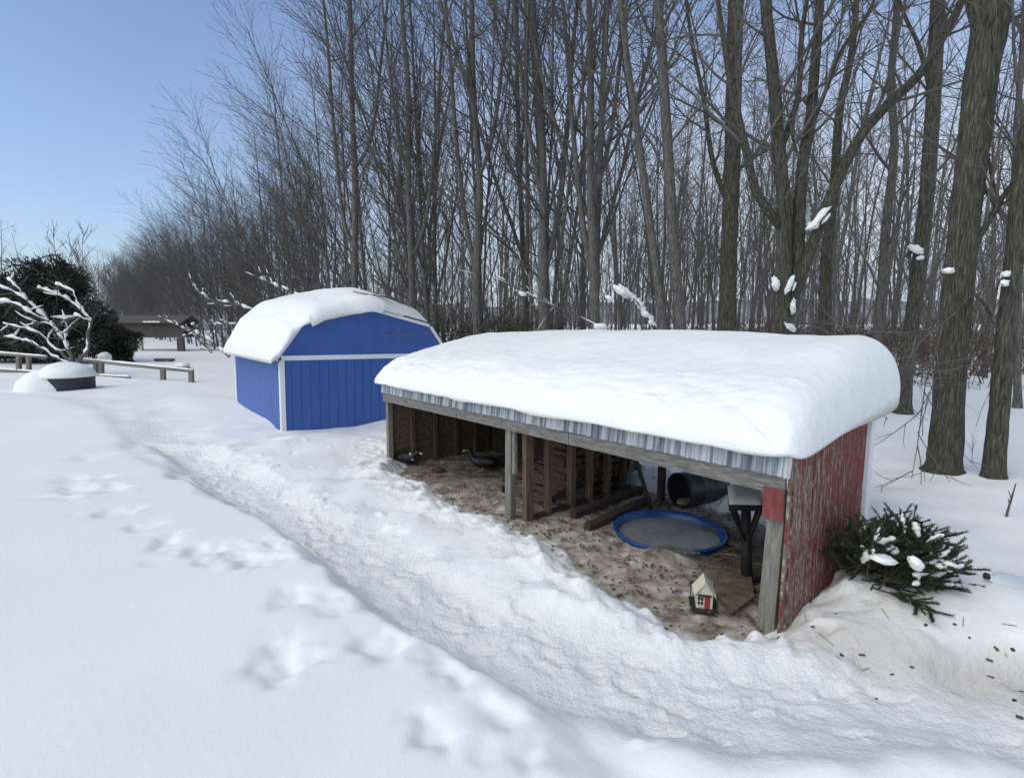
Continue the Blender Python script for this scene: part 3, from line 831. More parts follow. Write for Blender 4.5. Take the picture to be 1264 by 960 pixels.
m.add(vs, fs); tag(m.build('snow_cover', M['snow'], None, True), 'flat layer of snow on the tray of the black pedestal stand', 'snow')
# plywood sheet on the ground
cs = [place(872, 703), place(926, 706), place(931, 742), place(899, 766)]
m = MB(); m.add([p + Vector((0, 0, .035)) for p in cs] + [p + Vector((0, 0, .05)) for p in cs], [(3, 2, 1, 0), (4, 5, 6, 7), (0, 1, 5, 4), (1, 2, 6, 5), (2, 3, 7, 6), (3, 0, 4, 7)])
tag(m.build('plywood_sheet', M['plywood'], bevel=.003), 'stained brown plywood sheet lying on the dirt behind the little feeder house', 'plywood sheet')

# house-shaped bird feeder
bp = place(868, 748, .02)
t = thing('bird_feeder', 'small cream house-shaped bird feeder with red door standing on the dirt', 'bird feeder', bp, rad(-14))
W, Dp, Hw, Hr = .135, .15, .155, .245
def fb(name, mat, *a, bev=.002):
    m = MB(); m.box(*a); return m.build(name, mat, t, bevel=bev)
fb('base_tray', M['black'], -.115, .115, -.125, .125, .0, .018)
m = MB(); h = W / 2
m.add([(-h, -Dp / 2, .02), (h, -Dp / 2, .02), (h, -Dp / 2, Hw), (0, -Dp / 2, Hr), (-h, -Dp / 2, Hw), (-h, Dp / 2, .02), (h, Dp / 2, .02), (h, Dp / 2, Hw), (0, Dp / 2, Hr), (-h, Dp / 2, Hw)],
      [(0, 1, 2, 3, 4), (9, 8, 7, 6, 5), (1, 6, 7, 2), (4, 9, 5, 0), (2, 7, 8, 3), (3, 8, 9, 4), (0, 5, 6, 1)])
m.build('house_body', M['cream'], t, bevel=.002)
for sx in (-1, 1):
    m = MB(); a0 = Vector((sx * (h + .025), 0, Hw - .022)); a1 = Vector((0, 0, Hr + .010))
    m.add([(a0.x, -Dp / 2 - .02, a0.z), (a1.x, -Dp / 2 - .02, a1.z), (a1.x, Dp / 2 + .02, a1.z), (a0.x, Dp / 2 + .02, a0.z),
           (a0.x, -Dp / 2 - .02, a0.z + .012), (a1.x, -Dp / 2 - .02, a1.z + .012), (a1.x, Dp / 2 + .02, a1.z + .012), (a0.x, Dp / 2 + .02, a0.z + .012)],
          [(0, 1, 2, 3), (7, 6, 5, 4), (0, 4, 5, 1), (1, 5, 6, 2), (2, 6, 7, 3), (3, 7, 4, 0)]); m.build('roof', M['cream'], t)
y = -Dp / 2
fb('door', M['red_door'], .0, .045, y - .006, y - .001, .02, .135, bev=.001)
w_ = fb('window', M['black'], -.055, -.012, y - .006, y - .001, .055, .125, bev=.001)
fb('awning', M['black'], -.06, .055, y - .02, y - .001, .138, .148, bev=.001)
fb('side_opening', M['black'], h + .001, h + .004, -.05, .05, .04, .12, bev=.001)
m = MB(); m.box(-.055, -.012, y - .010, y - .0065, .086, .091); m.box(-.036, -.031, y - .0102, y - .0067, .055, .125); m.build('muntin', M['cream'], w_)
for sx, sy in ((-1, -1), (1, -1), (-1, 1), (1, 1)):
    m = MB(); m.tube([(sx * .1, sy * .11, .018), (sx * .1, sy * .11, .17)], .004, 6); m.build('corner_rod', M['black'], t)

# black ducks in the left bay
def duck(loc, rz, label, white, headdown):
    t = thing('duck', label, 'duck', loc, rz)
    pts = [(-.30, .10), (-.22, .145), (-.10, .16), (.05, .155), (.14, .17), (.19, .23), (.205, .30), (.225, .345), (.265, .35)]
    rs = [.015, .06, .105, .11, .085, .05, .038, .05, .035]
    if headdown: pts = pts[:5] + [(.20, .20), (.235, .24), (.27, .265), (.305, .265)]
    m = MB(); n = 14
    m.tube([(a, 0, b) for a, b in pts], rs, n, True)
    b = m.build('body', M['feather'], t, True)
    s = b.modifiers.new('sub', 'SUBSURF'); s.levels = s.render_levels = 1
    hx, hz = pts[-1]
    m = MB(); m.tube([(hx + .02, 0, hz - .002), (hx + .06, 0, hz - .014), (hx + .085, 0, hz - .018)], [.020, .017, .010], 8); m.build('bill', M['beak'], t, True)
    for sy in (-1, 1):
        m = MB(); blob(m, (-.08, sy * .095, .17), (.15, .025, .06), None, 2, .1); m.build('wing', M['feather'], t, True)
        m = MB(); blob(m, (hx - .01, sy * .040, hz + .012), (.008, .006, .008), None, 2, 0); m.build('eye', M['beak'], t, True)
        m = MB(); m.tube([(.0, sy * .05, .06), (.005, sy * .05, .012)], .012, 6); m.box(-.01, .06, sy * .05 - .025, sy * .05 + .025, .0, .012); m.build('leg', M['beak'], t)
    if white:
        m = MB(); blob(m, (.165, 0, .185), (.042, .062, .075), Matrix.Rotation(-.5, 3, 'Y'), 3, .1); m.build('bib', M['feather_white'], t, True)
duck(place(497, 577, 0) + Vector((0, .1, 0)), rad(-20), 'black duck with a white bib at the left end of the shelter', True, True)
duck(place(592, 583, 0) + Vector((.05, .12, 0)), rad(175), 'all-black duck with a pale bill resting in the dark middle of the left bay', False, False)
for i, (px, py, s, lab) in enumerate(((612, 578, .16, 'larger dark lump of old bedding behind the all-black duck'), (540, 586, .07, 'small dark clod on the dirt between the two ducks'))):
    m = MB(); blob(m, place(px, py, 0) + Vector((0, .15, s * .4)), (s * 1.6, s, s * .8), None, 3, .5, 2.2, .5, i); tag(m.build('bedding_heap', M['dark_wood'], None, True), lab, 'bedding')

# ------------------------------------------------------------------ blue gambrel shed
SO = Vector((-5.02, 11.52, 0)); SROT = math.atan2(.619, .785)
SW, SL = 4.1, 4.55
sd_ = thing('blue_shed', 'bright blue gambrel-roofed shed with white trim, half buried in snow', 'shed', SO, SROT); sd_.rotation_euler.y = rad(1.1)
ZE, ZB, ZA = 1.74, 2.50, 2.87
def panel(name, horiz, n, z0, z1, flip, width, off):
    """vertical grooved siding: boards over a backing, one mesh"""
    m = MB()
    step = width / n
    for i in range(n):
        a, b = i * step + .006, (i + 1) * step - .006
        if horiz == 'x': m.box(a, b, off - .012, off + .01, z0, z1)
        else: m.box(off - .012, off + .01, a, b, z0, z1)
    if horiz == 'x': m.box(.001, width - .001, off - .002, off + .009, z0 + .001, z1 - .001)
    else: m.box(off - .002, off + .009, .001, width - .001, z0 + .001, z1 - .001)
    return m.build(name, M['blue'], sd_)
panel('front_wall', 'x', 20, -.1, ZE, 0, SW, .0)
panel('rear_wall', 'x', 20, -.1, ZE, 0, SW, SL)
panel('side_wall', 'y', 22, -.1, ZE, 0, SL, .0)
panel('side_wall', 'y', 22, -.1, ZE, 0, SL, SW)
gp = [(0, ZE + .06), (.5, ZB), (SW / 2, ZA), (SW - .5, ZB), (SW, ZE + .06)]
for y0, nm in ((-.01, 'gable_panel'), (SL - .01, 'gable_panel')):
    m = MB(); m.add([(x, y0, z) for x, z in gp] + [(x, y0 + .02, z) for x, z in gp],
                    [(0, 1, 2, 3, 4), (9, 8, 7, 6, 5)] + [(i, i + 5, (i + 1) % 5 + 5, (i + 1) % 5) for i in range(5)])
    m.build(nm, M['blue'], sd_)
m = MB(); m.box(.0, SW, -.035, -.013, ZE - .04, ZE + .065); m.build('band_trim', M['white_trim'], sd_, bevel=.003)
for x0 in (-.036, SW - .064):
    m = MB(); m.box(x0, x0 + .1, -.034, -.0125, -.1, ZE - .042); m.build('corner_trim', M['white_trim'], sd_, bevel=.003)
m = MB(); m.box(-.034, -.0125, .0, .09, -.1, ZE - .1); m.build('corner_trim', M['white_trim'], sd_)
m = MB(); m.box(-.034, -.0125, SL - .09, SL + .02, -.1, ZE - .1); m.build('corner_trim', M['white_trim'], sd_)
m = MB(); m.bar((-.08, -.04, ZE + .01), (-.08, SL + .06, ZE + .01), .03, .10); m.build('eave_trim', M['white_trim'], sd_)
rp = [(-.10, ZE + .05), (.46, ZB + .05), (SW / 2, ZA + .05), (SW - .46, ZB + .05), (SW + .10, ZE + .05)]
for i in range(4):
    (xa, za), (xb, zb) = rp[i], rp[i + 1]
    m = MB(); vs = []
    for dz in (0, .03):
        vs += [(xa, -.06, za + dz), (xb, -.06, zb + dz), (xa, SL + .06, za + dz), (xb, SL + .06, zb + dz)]
    m.hexa([Vector(p) for p in vs]); m.build('roof_slope', M['shingle'], sd_)
    m = MB(); d0 = Vector((xb - xa, 0, zb - za)).normalized()
    m.bar(Vector((xa, -.045, za - .045)) + d0 * .03, Vector((xb, -.045, zb - .045)) - d0 * .02, .035, .075, (0, 1, 0) if False else (-d0.z, 0, d0.x)); m.build('rake_trim', M['white_trim'], sd_, bevel=.002)

def shed_snow():
    # profile across the roof, swept from front to back with rounded ends
    rx = np.array([p[0] for p in rp]); rz_ = np.array([p[1] for p in rp]) + .035
    nu, nv = 150, 110
    x0, x1, y0, y1 = -.25, SW + .02, -.20, SL + .35
    us = np.linspace(-1, 1, nu); us = np.sign(us) * (1 - (1 - np.abs(us)) ** 1.6)
    vs_ = np.linspace(-1, 1, nv); vs_ = np.sign(vs_) * (1 - (1 - np.abs(vs_)) ** 1.8)
    U, V = np.meshgrid(us, vs_)
    X = (x0 + x1) / 2 + U * (x1 - x0) / 2; Y = (y0 + y1) / 2 + V * (y1 - y0) / 2
    # front lip is ragged: hangs over the gable left of the ridge, pulled back on the right and on the lower left slope
    back = .16 * sstep(2.2, 2.8, X) + .05 * fbm(X * 1.5, X * 0, 101, 2) + .10 * np.exp(-((X - .35) / .16) ** 2)
    Y = np.where(V < 0, Y + back * (-V), Y)
    roof = np.mean([np.interp(X + o_, rx, rz_) for o_ in np.linspace(-.42, .42, 9)], 0) * .75 + .25 * np.interp(X, rx, rz_)
    roof = np.where((X < .15) | (X > SW - .15), np.interp(X, rx, rz_), roof)
    roof = np.where(X < rx[0], rz_[0] + (X - rx[0]) * .55, roof); roof = np.where(X > rx[-1], rz_[-1] - (X - rx[-1]) * 1.2, roof)
    ef = (1 + V) * (y1 - y0) / 2; eb = (1 - V) * (y1 - y0) / 2; el = (1 + U) * (x1 - x0) / 2; er = (1 - U) * (x1 - x0) / 2
    rnd = lambda d, R: np.sqrt(np.clip(1 - np.clip(1 - d / R, 0, 1) ** 2.2, 0, 1))
    th = .40 + .10 * np.exp(-((X - 1.9) / .9) ** 2) - .05 * np.exp(-((X - .42) / .2) ** 2) + .06 * sstep(0, 2, Y) - .34 * sstep(3.4, 4.0, X)
    th = th * (.62 + .38 * sstep(-.2, 1.3, Y)) + .04 * fbm(X * 1.1, Y * 1.1, 103, 3)
    top = np.clip(th, .03, 2) * rnd(ef, .5) * rnd(eb, .5) * rnd(el, .5) * rnd(er, .35)
    sagl = np.clip((-.12 - X) / .2, 0, 1)
    sagf = np.clip((-.06 - Y) / .14, 0, 1) * (X < 2.3) * (X > .6)
    low = np.where(X < rx[0], roof, np.minimum(roof, np.interp(X, rx, rz_))) - .03 - sagl * .10 - sagf * (.10 + .06 * fbm(X * 2, Y, 105, 2))
    Z1 = np.maximum(roof + top - sagf * .05, low + .004)
    co = np.concatenate([np.stack([X, Y, Z1], -1).reshape(-1, 3), np.stack([X, Y, low], -1).reshape(-1, 3)])
    idx = np.arange(nu * nv).reshape(nv, nu); off = nu * nv
    q = np.stack([idx[:-1, :-1], idx[:-1, 1:], idx[1:, 1:], idx[1:, :-1]], -1).reshape(-1, 4)
    fs = [tuple(a) for a in q] + [tuple(a + off)[::-1] for a in q]
    ring = list(idx[0, :]) + list(idx[1:, -1]) + list(idx[-1, -2::-1]) + list(idx[-2:0:-1, 0])
    for a, b in zip(ring, ring[1:] + ring[:1]): fs.append((a, a + off, b + off, b))
    mb = MB(); mb.v = [tuple(p) for p in co]; mb.f = fs; mb.mi = [0] * len(fs)
    o = mb.build('roof_snow_drift', M['roof_snow'], None, True); o.location = SO; o.rotation_euler = (0, rad(1.1), SROT)
    tag(o, 'rounded drift of snow draped over the roof of the blue shed', 'snow')
shed_snow()

# ------------------------------------------------------------------ trees
def wander(p, d, ln, n, up, wob, rnd):
    pts = [p.copy()]; d = d.normalized(); st = ln / n
    for i in range(n):
        d = (d + Vector((rnd.gauss(0, wob), rnd.gauss(0, wob), rnd.gauss(0, wob) + up))).normalized()
        pts.append(pts[-1] + d * st)
    return pts

def lerp_poly(pts, t):
    n = len(pts) - 1; i = min(int(t * n), n - 1); f = t * n - i
    return pts[i].lerp(pts[i + 1], f), (pts[i + 1] - pts[i]).normalized()

def sprout(mb, pts, r0, r1, lv, rnd, cfg, bias, t0=.2):
    """grow children on a stem polyline"""
    if lv >= len(cfg): return
    c = cfg[lv]
    n = c['n'] if lv == 0 else max(2, int(c['n'] * rnd.uniform(.7, 1.25)))
    az = rnd.uniform(0, 6.28)
    for k in range(n):
        t = t0 + (1 - t0) * ((k + rnd.uniform(.1, .9)) / n) ** c.get('pow', .85)
        p, d = lerp_poly(pts, min(t, .985))
        az += 2.4 + rnd.uniform(-.5, .5)
        a = Vector((math.cos(az), math.sin(az), 0)); a = (a - d * a.dot(d))
        if a.length < .1: a = Vector((1, 0, 0))
        a.normalize()
        ang = rad(rnd.uniform(*c['ang']))
        dr = (d * math.cos(ang) + a * math.sin(ang) + bias * c.get('b', 0)).normalized()
        ln = c['len'] * rnd.uniform(.6, 1.15) * (1 - c.get('sh', .6) * t)
        rr = min((r0 + (r1 - r0) * t) * c.get('rr', .6), c['r'] * rnd.uniform(.75, 1.2))
        rr = max(rr, c.get('rmin', .006))
        q = wander(p, dr, ln, c['seg'], c.get('up', .06), c.get('wob', .06), rnd)
        mb.tube(q, list(np.linspace(rr, max(rr * .35, c.get('rtip', .004)), len(q))), c['sides'], False)
        sprout(mb, q, rr, rr * .4, lv + 1, rnd, cfg, bias, .15)

def make_tree(seed, H, R, t0, cfg, bias=Vector((0, 0, 0)), lean=(0, 0), matT='bark', fork=0, wob=.018, name='bare_tree'):
    rnd = random.Random(seed)
    root = thing(name, 'x', 'tree')
    m = MB()
    pts = [Vector((0, 0, -.4))]; n = 12; d = Vector((lean[0], lean[1], 1)).normalized()
    for i in range(n):
        d = (d + Vector((rnd.gauss(0, wob), rnd.gauss(0, wob), .05))).normalized(); pts.append(pts[-1] + d * (H / n))
    rs = [R * (1.25 if i == 0 else 1) * (1 - .9 * (i / n) ** 1.05) + .008 for i in range(n + 1)]
    m.tube(pts, rs, 9, False)
    cr = MB()
    stems = [(pts, R, t0)]
    for k in range(fork):
        t = rnd.uniform(.04, .34)
        p, dd = lerp_poly(pts, t); a = rnd.uniform(0, 6.28)
        dr = (dd + Vector((math.cos(a), math.sin(a), 0)) * rnd.uniform(.22, .5) + bias * .22).normalized()
        q = wander(p, dr, H * (1 - t) * rnd.uniform(.7, .92), 10, .055, .045, rnd)
        r_ = R * (1 - .8 * t) * .72
        m.tube(q, list(np.linspace(r_, .012, len(q))), 7, False)
        stems.append((q, r_, .15))
    for s, r_, tt in stems:
        sprout(cr, s, r_, .02, 0, rnd, cfg, bias, tt)
    m.build('trunk', M[matT], root, True)
    cr.build('crown', M['twig'], root)
    return root

EDGEC = [dict(n=20, ang=(26, 60), len=5.0, sh=.62, r=.05, rr=.55, seg=6, up=.07, wob=.05, sides=5, b=.34, rmin=.012),
         dict(n=6, ang=(18, 42), len=2.3, sh=.45, r=.022, rr=.6, seg=4, up=.05, wob=.06, sides=4, b=.10, rmin=.0075),
         dict(n=3, ang=(18, 45), len=1.1, sh=.4, r=.009, rr=.6, seg=3, up=.03, wob=.08, sides=3, rmin=.0052, rtip=.0032)]
POLEC = [dict(n=12, ang=(28, 60), len=4.4, sh=.6, r=.045, rr=.5, seg=5, up=.07, wob=.07, sides=4, rmin=.012),
         dict(n=5, ang=(20, 48), len=1.8, sh=.45, r=.02, rr=.6, seg=4, up=.04, wob=.08, sides=3, rmin=.009),
         dict(n=3, ang=(20, 48), len=.9, sh=.4, r=.011, rr=.6, seg=2, up=.03, wob=.1, sides=3, rmin=.007, rtip=.005)]
SAPC = [dict(n=14, ang=(25, 55), len=2.2, sh=.55, r=.016, rr=.5, seg=5, up=.06, wob=.08, sides=3, rmin=.007),
        dict(n=5, ang=(20, 45), len=.9, sh=.4, r=.008, rr=.6, seg=3, up=.03, wob=.09, sides=3, rmin=.005, rtip=.0035)]
B = Vector((-1, 0, .15))
edge = [make_tree(100 + i, H, R, t0, EDGEC, B, (-.08, 0), 'bark', fk) for i, (H, R, t0, fk) in
        enumerate([(21, .105, .16, 3), (19.5, .09, .12, 3), (22, .115, .2, 2), (18, .08, .10, 3), (20, .10, .14, 4)])]
pole = [make_tree(200 + i, H, R, t0, POLEC, Vector((0, 0, 0)), (0, 0), 'bark', fk, .03) for i, (H, R, t0, fk) in
        enumerate([(20, .09, .30, 1), (18, .07, .25, 2), (21, .115, .34, 2), (16, .055, .2, 1), (19, .08, .28, 2)])]
sap = [make_tree(300 + i, H, R, .12, SAPC, Vector((0, 0, 0)), (0, 0), 'bark', 0, .05) for i, (H, R) in enumerate([(6, .035), (8, .05), (4.5, .028)])]
used = set()
def put(proto, x, y, rz, s, label, group, tilt=(0, 0)):
    loc = (x, y, hgt(x, y) - .05)
    if proto.name in used:
        o = dup(proto, loc, (tilt[0], tilt[1], rz), s, label, group)
    else:
        used.add(proto.name); o = proto
        o.location = loc; o.rotation_euler = (tilt[0], tilt[1], rz); o.scale = (s, s, s)
        o['label'] = label; o['group'] = group
    return o

rt = random.Random(5)
RD_ = Vector((-.647, .763, 0))
LROW = 'tall bare maple leaning out over the clearing, in the dense row behind the blue shed'
GROW = 'maples in the row behind the blue shed'
row0 = Vector((2.6, 14.2, 0))
k = 1.0; i = 0
while k < 130:
    j = rt.uniform(-.8, 1.6)
    p = row0 + RD_ * k + RN * j
    sc = np.interp(k, [0, 8, 18, 30, 60, 130], [1.0, .92, .70, .60, .63, .72]) * rt.uniform(.9, 1.08)
    put(edge[i % 5], p.x, p.y, math.atan2(.647, .763) + rt.uniform(-.45, .45), float(sc), LROW, GROW)
    k += (rt.uniform(1.0, 2.2) if k < 16 else rt.uniform(.7, 1.4)) * (1 + k / 130); i += 1
NEDGE = i
LFOR = 'slender bare tree among many in the wood behind the shelter and shed'
GFOR = 'bare trees of the wood behind'
cand = []
tries = 0
while len(cand) < 108 and tries < 12000:
    tries += 1
    a = rt.uniform(0, 1)
    x, y = rt.uniform(-30, 48), rt.uniform(9, 62)
    p = Vector((x, y, 0)) - row0
    s = p.dot(RN)
    if s < 1.5 or s > 46: continue
    px = 632 + F * x / y
    if px < 150 or px > 1330: continue
    if s < 12 and rt.random() < .62: continue
    if px < 480 and rt.random() < .75: continue
    if any((x - c[0]) ** 2 + (y - c[1]) ** 2 < 1.7 for c in cand): continue
    if x > 4 and y < 13.5: continue
    cand.append((x, y))
for i, (x, y) in enumerate(cand):
    put(pole[i % 5], x, y, rt.uniform(0, 6.28), rt.uniform(.8, 1.15) * (.72 if 632 + F * x / y < 470 else 1), LFOR, GFOR, (rt.gauss(0, .03), rt.gauss(0, .03)))
LS = 'thin young sapling growing between the larger trees of the wood'
for i in range(78):
    for _ in range(60):
        x, y = rt.uniform(-12, 32), rt.uniform(11, 46)
        s = (Vector((x, y, 0)) - row0).dot(RN); px = 632 + F * x / y
        if s > .5 and 240 < px < 1290 and not (x > 3 and y < 12): break
    put(sap[i % 3], x, y, rt.uniform(0, 6.28), rt.uniform(.7, 1.3), LS, 'saplings in the wood', (rt.gauss(0, .06), rt.gauss(0, .06)))

# far wood: one mass, low detail
def far_wood():
    mb = MB(); r = random.Random(77)
    cnt = 0
    while cnt < 560:
        x, y = r.uniform(-150, 120), r.uniform(55, 150)
        p = Vector((x, y, 0)) - row0
        px = 632 + F * x / y
        if px < -60 or px > 1330: continue
        if p.dot(RN) < 3 and not (px < 175 and y > 62): continue
        H = r.uniform(13, 20) if px > 175 else r.uniform(9, 14)
        R = r.uniform(.09, .18)
        z = hgt(x, y) - .3
        pts = [Vector((x, y, z))]; d = Vector((r.gauss(0, .04), r.gauss(0, .04), 1))
        for i in range(6):
            d = (d + Vector((r.gauss(0, .04), r.gauss(0, .04), .05))).normalized(); pts.append(pts[-1] + d * H / 6)
        mb.tube(pts, list(np.linspace(R, .015, 7)), 4, False)
        for b in range(15):
            t = .25 + .72 * (b + r.random()) / 15
            q, dd = lerp_poly(pts, t); a = r.uniform(0, 6.28)
            q2 = wander(q, dd * .8 + Vector((math.cos(a), math.sin(a), 0)) * .6, r.uniform(2, 4.2) * (1.15 - .7 * t), 3, .1, .08, r)
            mb.tube(q2, [.035, .028, .02, .012], 3, False)
            for c in range(5):
                s, d3 = lerp_poly(q2, r.uniform(.25, .95)); a = r.uniform(0, 6.28)
                q3 = wander(s, d3 + Vector((math.cos(a), math.sin(a), .3)) * .6, r.uniform(.7, 1.7), 2, .06, .1, r)
                mb.tube(q3, [.018, .015, .010], 3, False)
        cnt += 1
    o = mb.build('far_wood', M['bark_far'], None)
    tag(o, 'grey mass of bare far-off trees closing the view', 'wood', kind='stuff')
far_wood()

def hills():
    n = 160; vs = []; fs = []
    for i in range(n + 1):
        a = rad(-75 + 150 * i / n)
        for j, (d, k) in enumerate(((190, -.05), (205, .55), (225, .85), (260, 1.0), (330, .6), (400, -.1))):
            hh = 13 * (1 + .35 * mnoise.noise(Vector((i * .07, 2, 0))) + .22 * mnoise.noise(Vector((i * .9, j, 4)))) * k
            vs.append((d * math.sin(a), d * math.cos(a), hgt(0, 150) - 1.3 + hh))
    for i in range(n):
        for j in range(5): fs.append((i * 6 + j, i * 6 + 6 + j, i * 6 + 7 + j, i * 6 + 1 + j))
    mb = MB(); mb.add(vs, fs)
    tag(mb.build('hills', pm('wooded_hill', [(.35, (.13, .12, .115)), (.52, (.22, .21, .205)), (.68, (.42, .42, .42))], .10, (1, 1, .25), .95, 0), None, True), kind='structure')
hills()

# hero trees, drawn as stems through points of the place
HC = [dict(n=9, ang=(30, 65), len=2.6, sh=.4, r=.035, rr=.5, seg=5, up=.05, wob=.10, sides=5, rmin=.012),
      dict(n=6, ang=(25, 55), len=1.3, sh=.4, r=.016, rr=.6, seg=4, up=.03, wob=.10, sides=4, rmin=.008),
      dict(n=4, ang=(25, 55), len=.6, sh=.4, r=.008, rr=.6, seg=3, up=.02, wob=.12, sides=3, rmin=.005, rtip=.003)]
def hero(seed, label, stems, Y, mat='bark_moss', name='bare_tree', sprouts=True, sides=14):
    rk = {1: .83, 2: .74, 3: .82, 4: .84, 5: .78, 6: .72, 8: .7}.get(seed, .8)
    """stems: list of (pixel polyline, radii, first-branch t, dY) at forward distance Y"""
    rnd = random.Random(seed)
    b0 = stems[0][0][0]
    base = at(b0[0], b0[1], Y)
    root = thing(name, label, 'tree', (base.x, base.y, 0))
    org = Vector((base.x, base.y, 0))
    tr = MB(); cr = MB()
    for si, (pl, rr, t0, dY) in enumerate(stems):
        pts = [at(a, b, Y + dY * i / max(1, len(pl) - 1)) - org for i, (a, b) in enumerate(pl)]
        # smooth by subdividing
        P, Rr = [], []
        for i in range(len(pts) - 1):
            p0 = pts[max(i - 1, 0)]; p1 = pts[i]; p2 = pts[i + 1]; p3 = pts[min(i + 2, len(pts) - 1)]
            for s in range(5):
                t = s / 5
                P.append(.5 * ((2 * p1) + (p2 - p0) * t + (2 * p0 - 5 * p1 + 4 * p2 - p3) * t * t + (3 * p1 - p0 - 3 * p2 + p3) * t ** 3)); Rr.append(rr[i] + (rr[i + 1] - rr[i]) * t)
        P.append(pts[-1]); Rr.append(rr[-1])
        if si == 0:
            P.insert(0, P[0] + Vector((0, 0, -.5))); Rr.insert(0, Rr[0] * 1.5); Rr[1] *= 1.28; Rr[2] *= 1.08
        Rr = [q * rk for q in Rr]; tr.tube(P, Rr, sides, True, .05)
        if sprouts and t0 is not None: sprout(cr, P, rr[0], rr[-1], 0, rnd, HC, Vector((0, 0, 0)), t0)
    tr.build('trunk', M[mat], root, True)
    if cr.v: cr.build('crown', M['twig'], root)
    return root
hero(1, 'thickest mossy trunk at right, forked high, standing in snow near the fir boughs',
     [([(1164, 582), (1168, 540), (1175, 440), (1186, 320), (1198, 210), (1212, 90), (1226, 0), (1232, -160), (1226, -420)], [.285, .25, .225, .22, .215, .235, .26, .16, .05], .62, 0),
      ([(1217, 60), (1190, -60), (1150, -220), (1120, -400)], [.15, .12, .09, .03], .2, .6),
      ([(1222, 20), (1262, -90), (1320, -240), (1370, -400)], [.16, .12, .09, .03], .2, -.5),
      ([(1188, 330), (1205, 300), (1240, 240), (1275, 200)], [.06, .05, .04, .03], .3, -.3)], 7.75)
hero(2, 'mossy tree trunk leaning off the right edge of the clearing',
     [([(1226, 592), (1232, 520), (1240, 430), (1250, 330), (1263, 200), (1285, 60), (1300, -160)], [.185, .16, .15, .14, .13, .12, .05], .5, 0),
      ([(1238, 420), (1205, 365), (1170, 395), (1110, 425), (1035, 440)], [.03, .024, .022, .016, .008], .4, .3)], 7.35)
hero(3, 'straight mossy trunk with a snowy broken stub, back between shelter and thickest trunk',
     [([(1114, 512), (1118, 460), (1128, 380), (1140, 280), (1150, 160), (1158, 0), (1166, -200), (1170, -420)], [.22, .19, .185, .18, .17, .16, .11, .03], .4, 0),
      ([(1139, 290), (1126, 306), (1120, 318)], [.06, .055, .05], None, 0),
      ([(1152, 130), (1135, 60), (1110, 0), (1095, -100)], [.06, .05, .04, .02], .3, .5)], 12.2)
hero(4, 'many-stemmed mossy maple with V-shaped forks rising right behind the shelter',
     [([(966, 440), (964, 390), (967, 330), (968, 260), (962, 190), (955, 100), (945, 0), (935, -160), (925, -350)], [.24, .20, .17, .15, .13, .12, .11, .08, .02], .3, 0),
      ([(970, 400), (982, 345), (986, 280), (990, 210), (1000, 150), (1006, 80), (1012, 0), (1020, -160)], [.16, .15, .13, .12, .11, .10, .09, .03], .3, .2),
      ([(968, 285), (935, 240), (922, 190), (908, 130), (895, 60), (880, -40)], [.10, .09, .085, .08, .06, .03], .3, -.3),
      ([(972, 385), (1000, 310), (1022, 250), (1058, 175), (1095, 130), (1140, 85), (1188, 0), (1220, -80)], [.12, .115, .11, .10, .10, .09, .07, .03], .35, -.6),
      ([(996, 170), (1020, 110), (1040, 60), (1075, 10), (1100, -60)], [.05, .045, .04, .035, .02], .2, .4),
      ([(962, 190), (985, 120), (990, 40), (1010, -80)], [.07, .06, .05, .03], .2, .4)], 10.2)
hero(5, 'straight thick grey trunk just left of the many-stemmed maple behind the shelter',
     [([(896, 430), (898, 380), (900, 300), (904, 200), (906, 100), (908, 0), (912, -160), (915, -350)], [.29, .25, .23, .22, .21, .20, .15, .04], .35, 0),
      ([(902, 260), (880, 200), (868, 120), (852, 40), (840, -80)], [.08, .07, .06, .05, .02], .2, .4)], 12.5)
hero(6, 'pair of slim grey trunks leaning left over the middle of the shelter roof',
     [([(842, 430), (838, 380), (830, 280), (824, 180), (818, 80), (812, 0), (800, -200)], [.20, .17, .16, .15, .14, .13, .04], .3, 0),
      ([(822, 430), (815, 370), (800, 260), (788, 170), (775, 80), (765, 0), (745, -150)], [.16, .13, .12, .10, .09, .08, .03], .3, .5)], 12.0, 'bark')
hero(7, 'dark curved trunk rising between the V-forked maple and the stub tree',
     [([(1078, 480), (1082, 430), (1090, 330), (1096, 260), (1104, 180), (1100, 100), (1108, 0), (1112, -150)], [.17, .14, .13, .12, .11, .10, .09, .02], .3, 0)], 13.5, 'bark')
hero(8, 'grey moss-footed trunk behind the right stems of the V-forked maple',
     [([(1016, 440), (1018, 390), (1020, 320), (1030, 230), (1036, 140), (1052, 60), (1060, -40), (1070, -200)], [.26, .23, .20, .16, .14, .11, .09, .02], .35, 0)], 14.5)
hero(9, 'slim trunk at the right edge behind the leaning mossy trunk',
     [([(1256, 500), (1256, 400), (1258, 300), (1254, 180), (1262, 60), (1268, -100)], [.10, .09, .085, .08, .07, .03], .4, 0)], 13.0, 'bark')
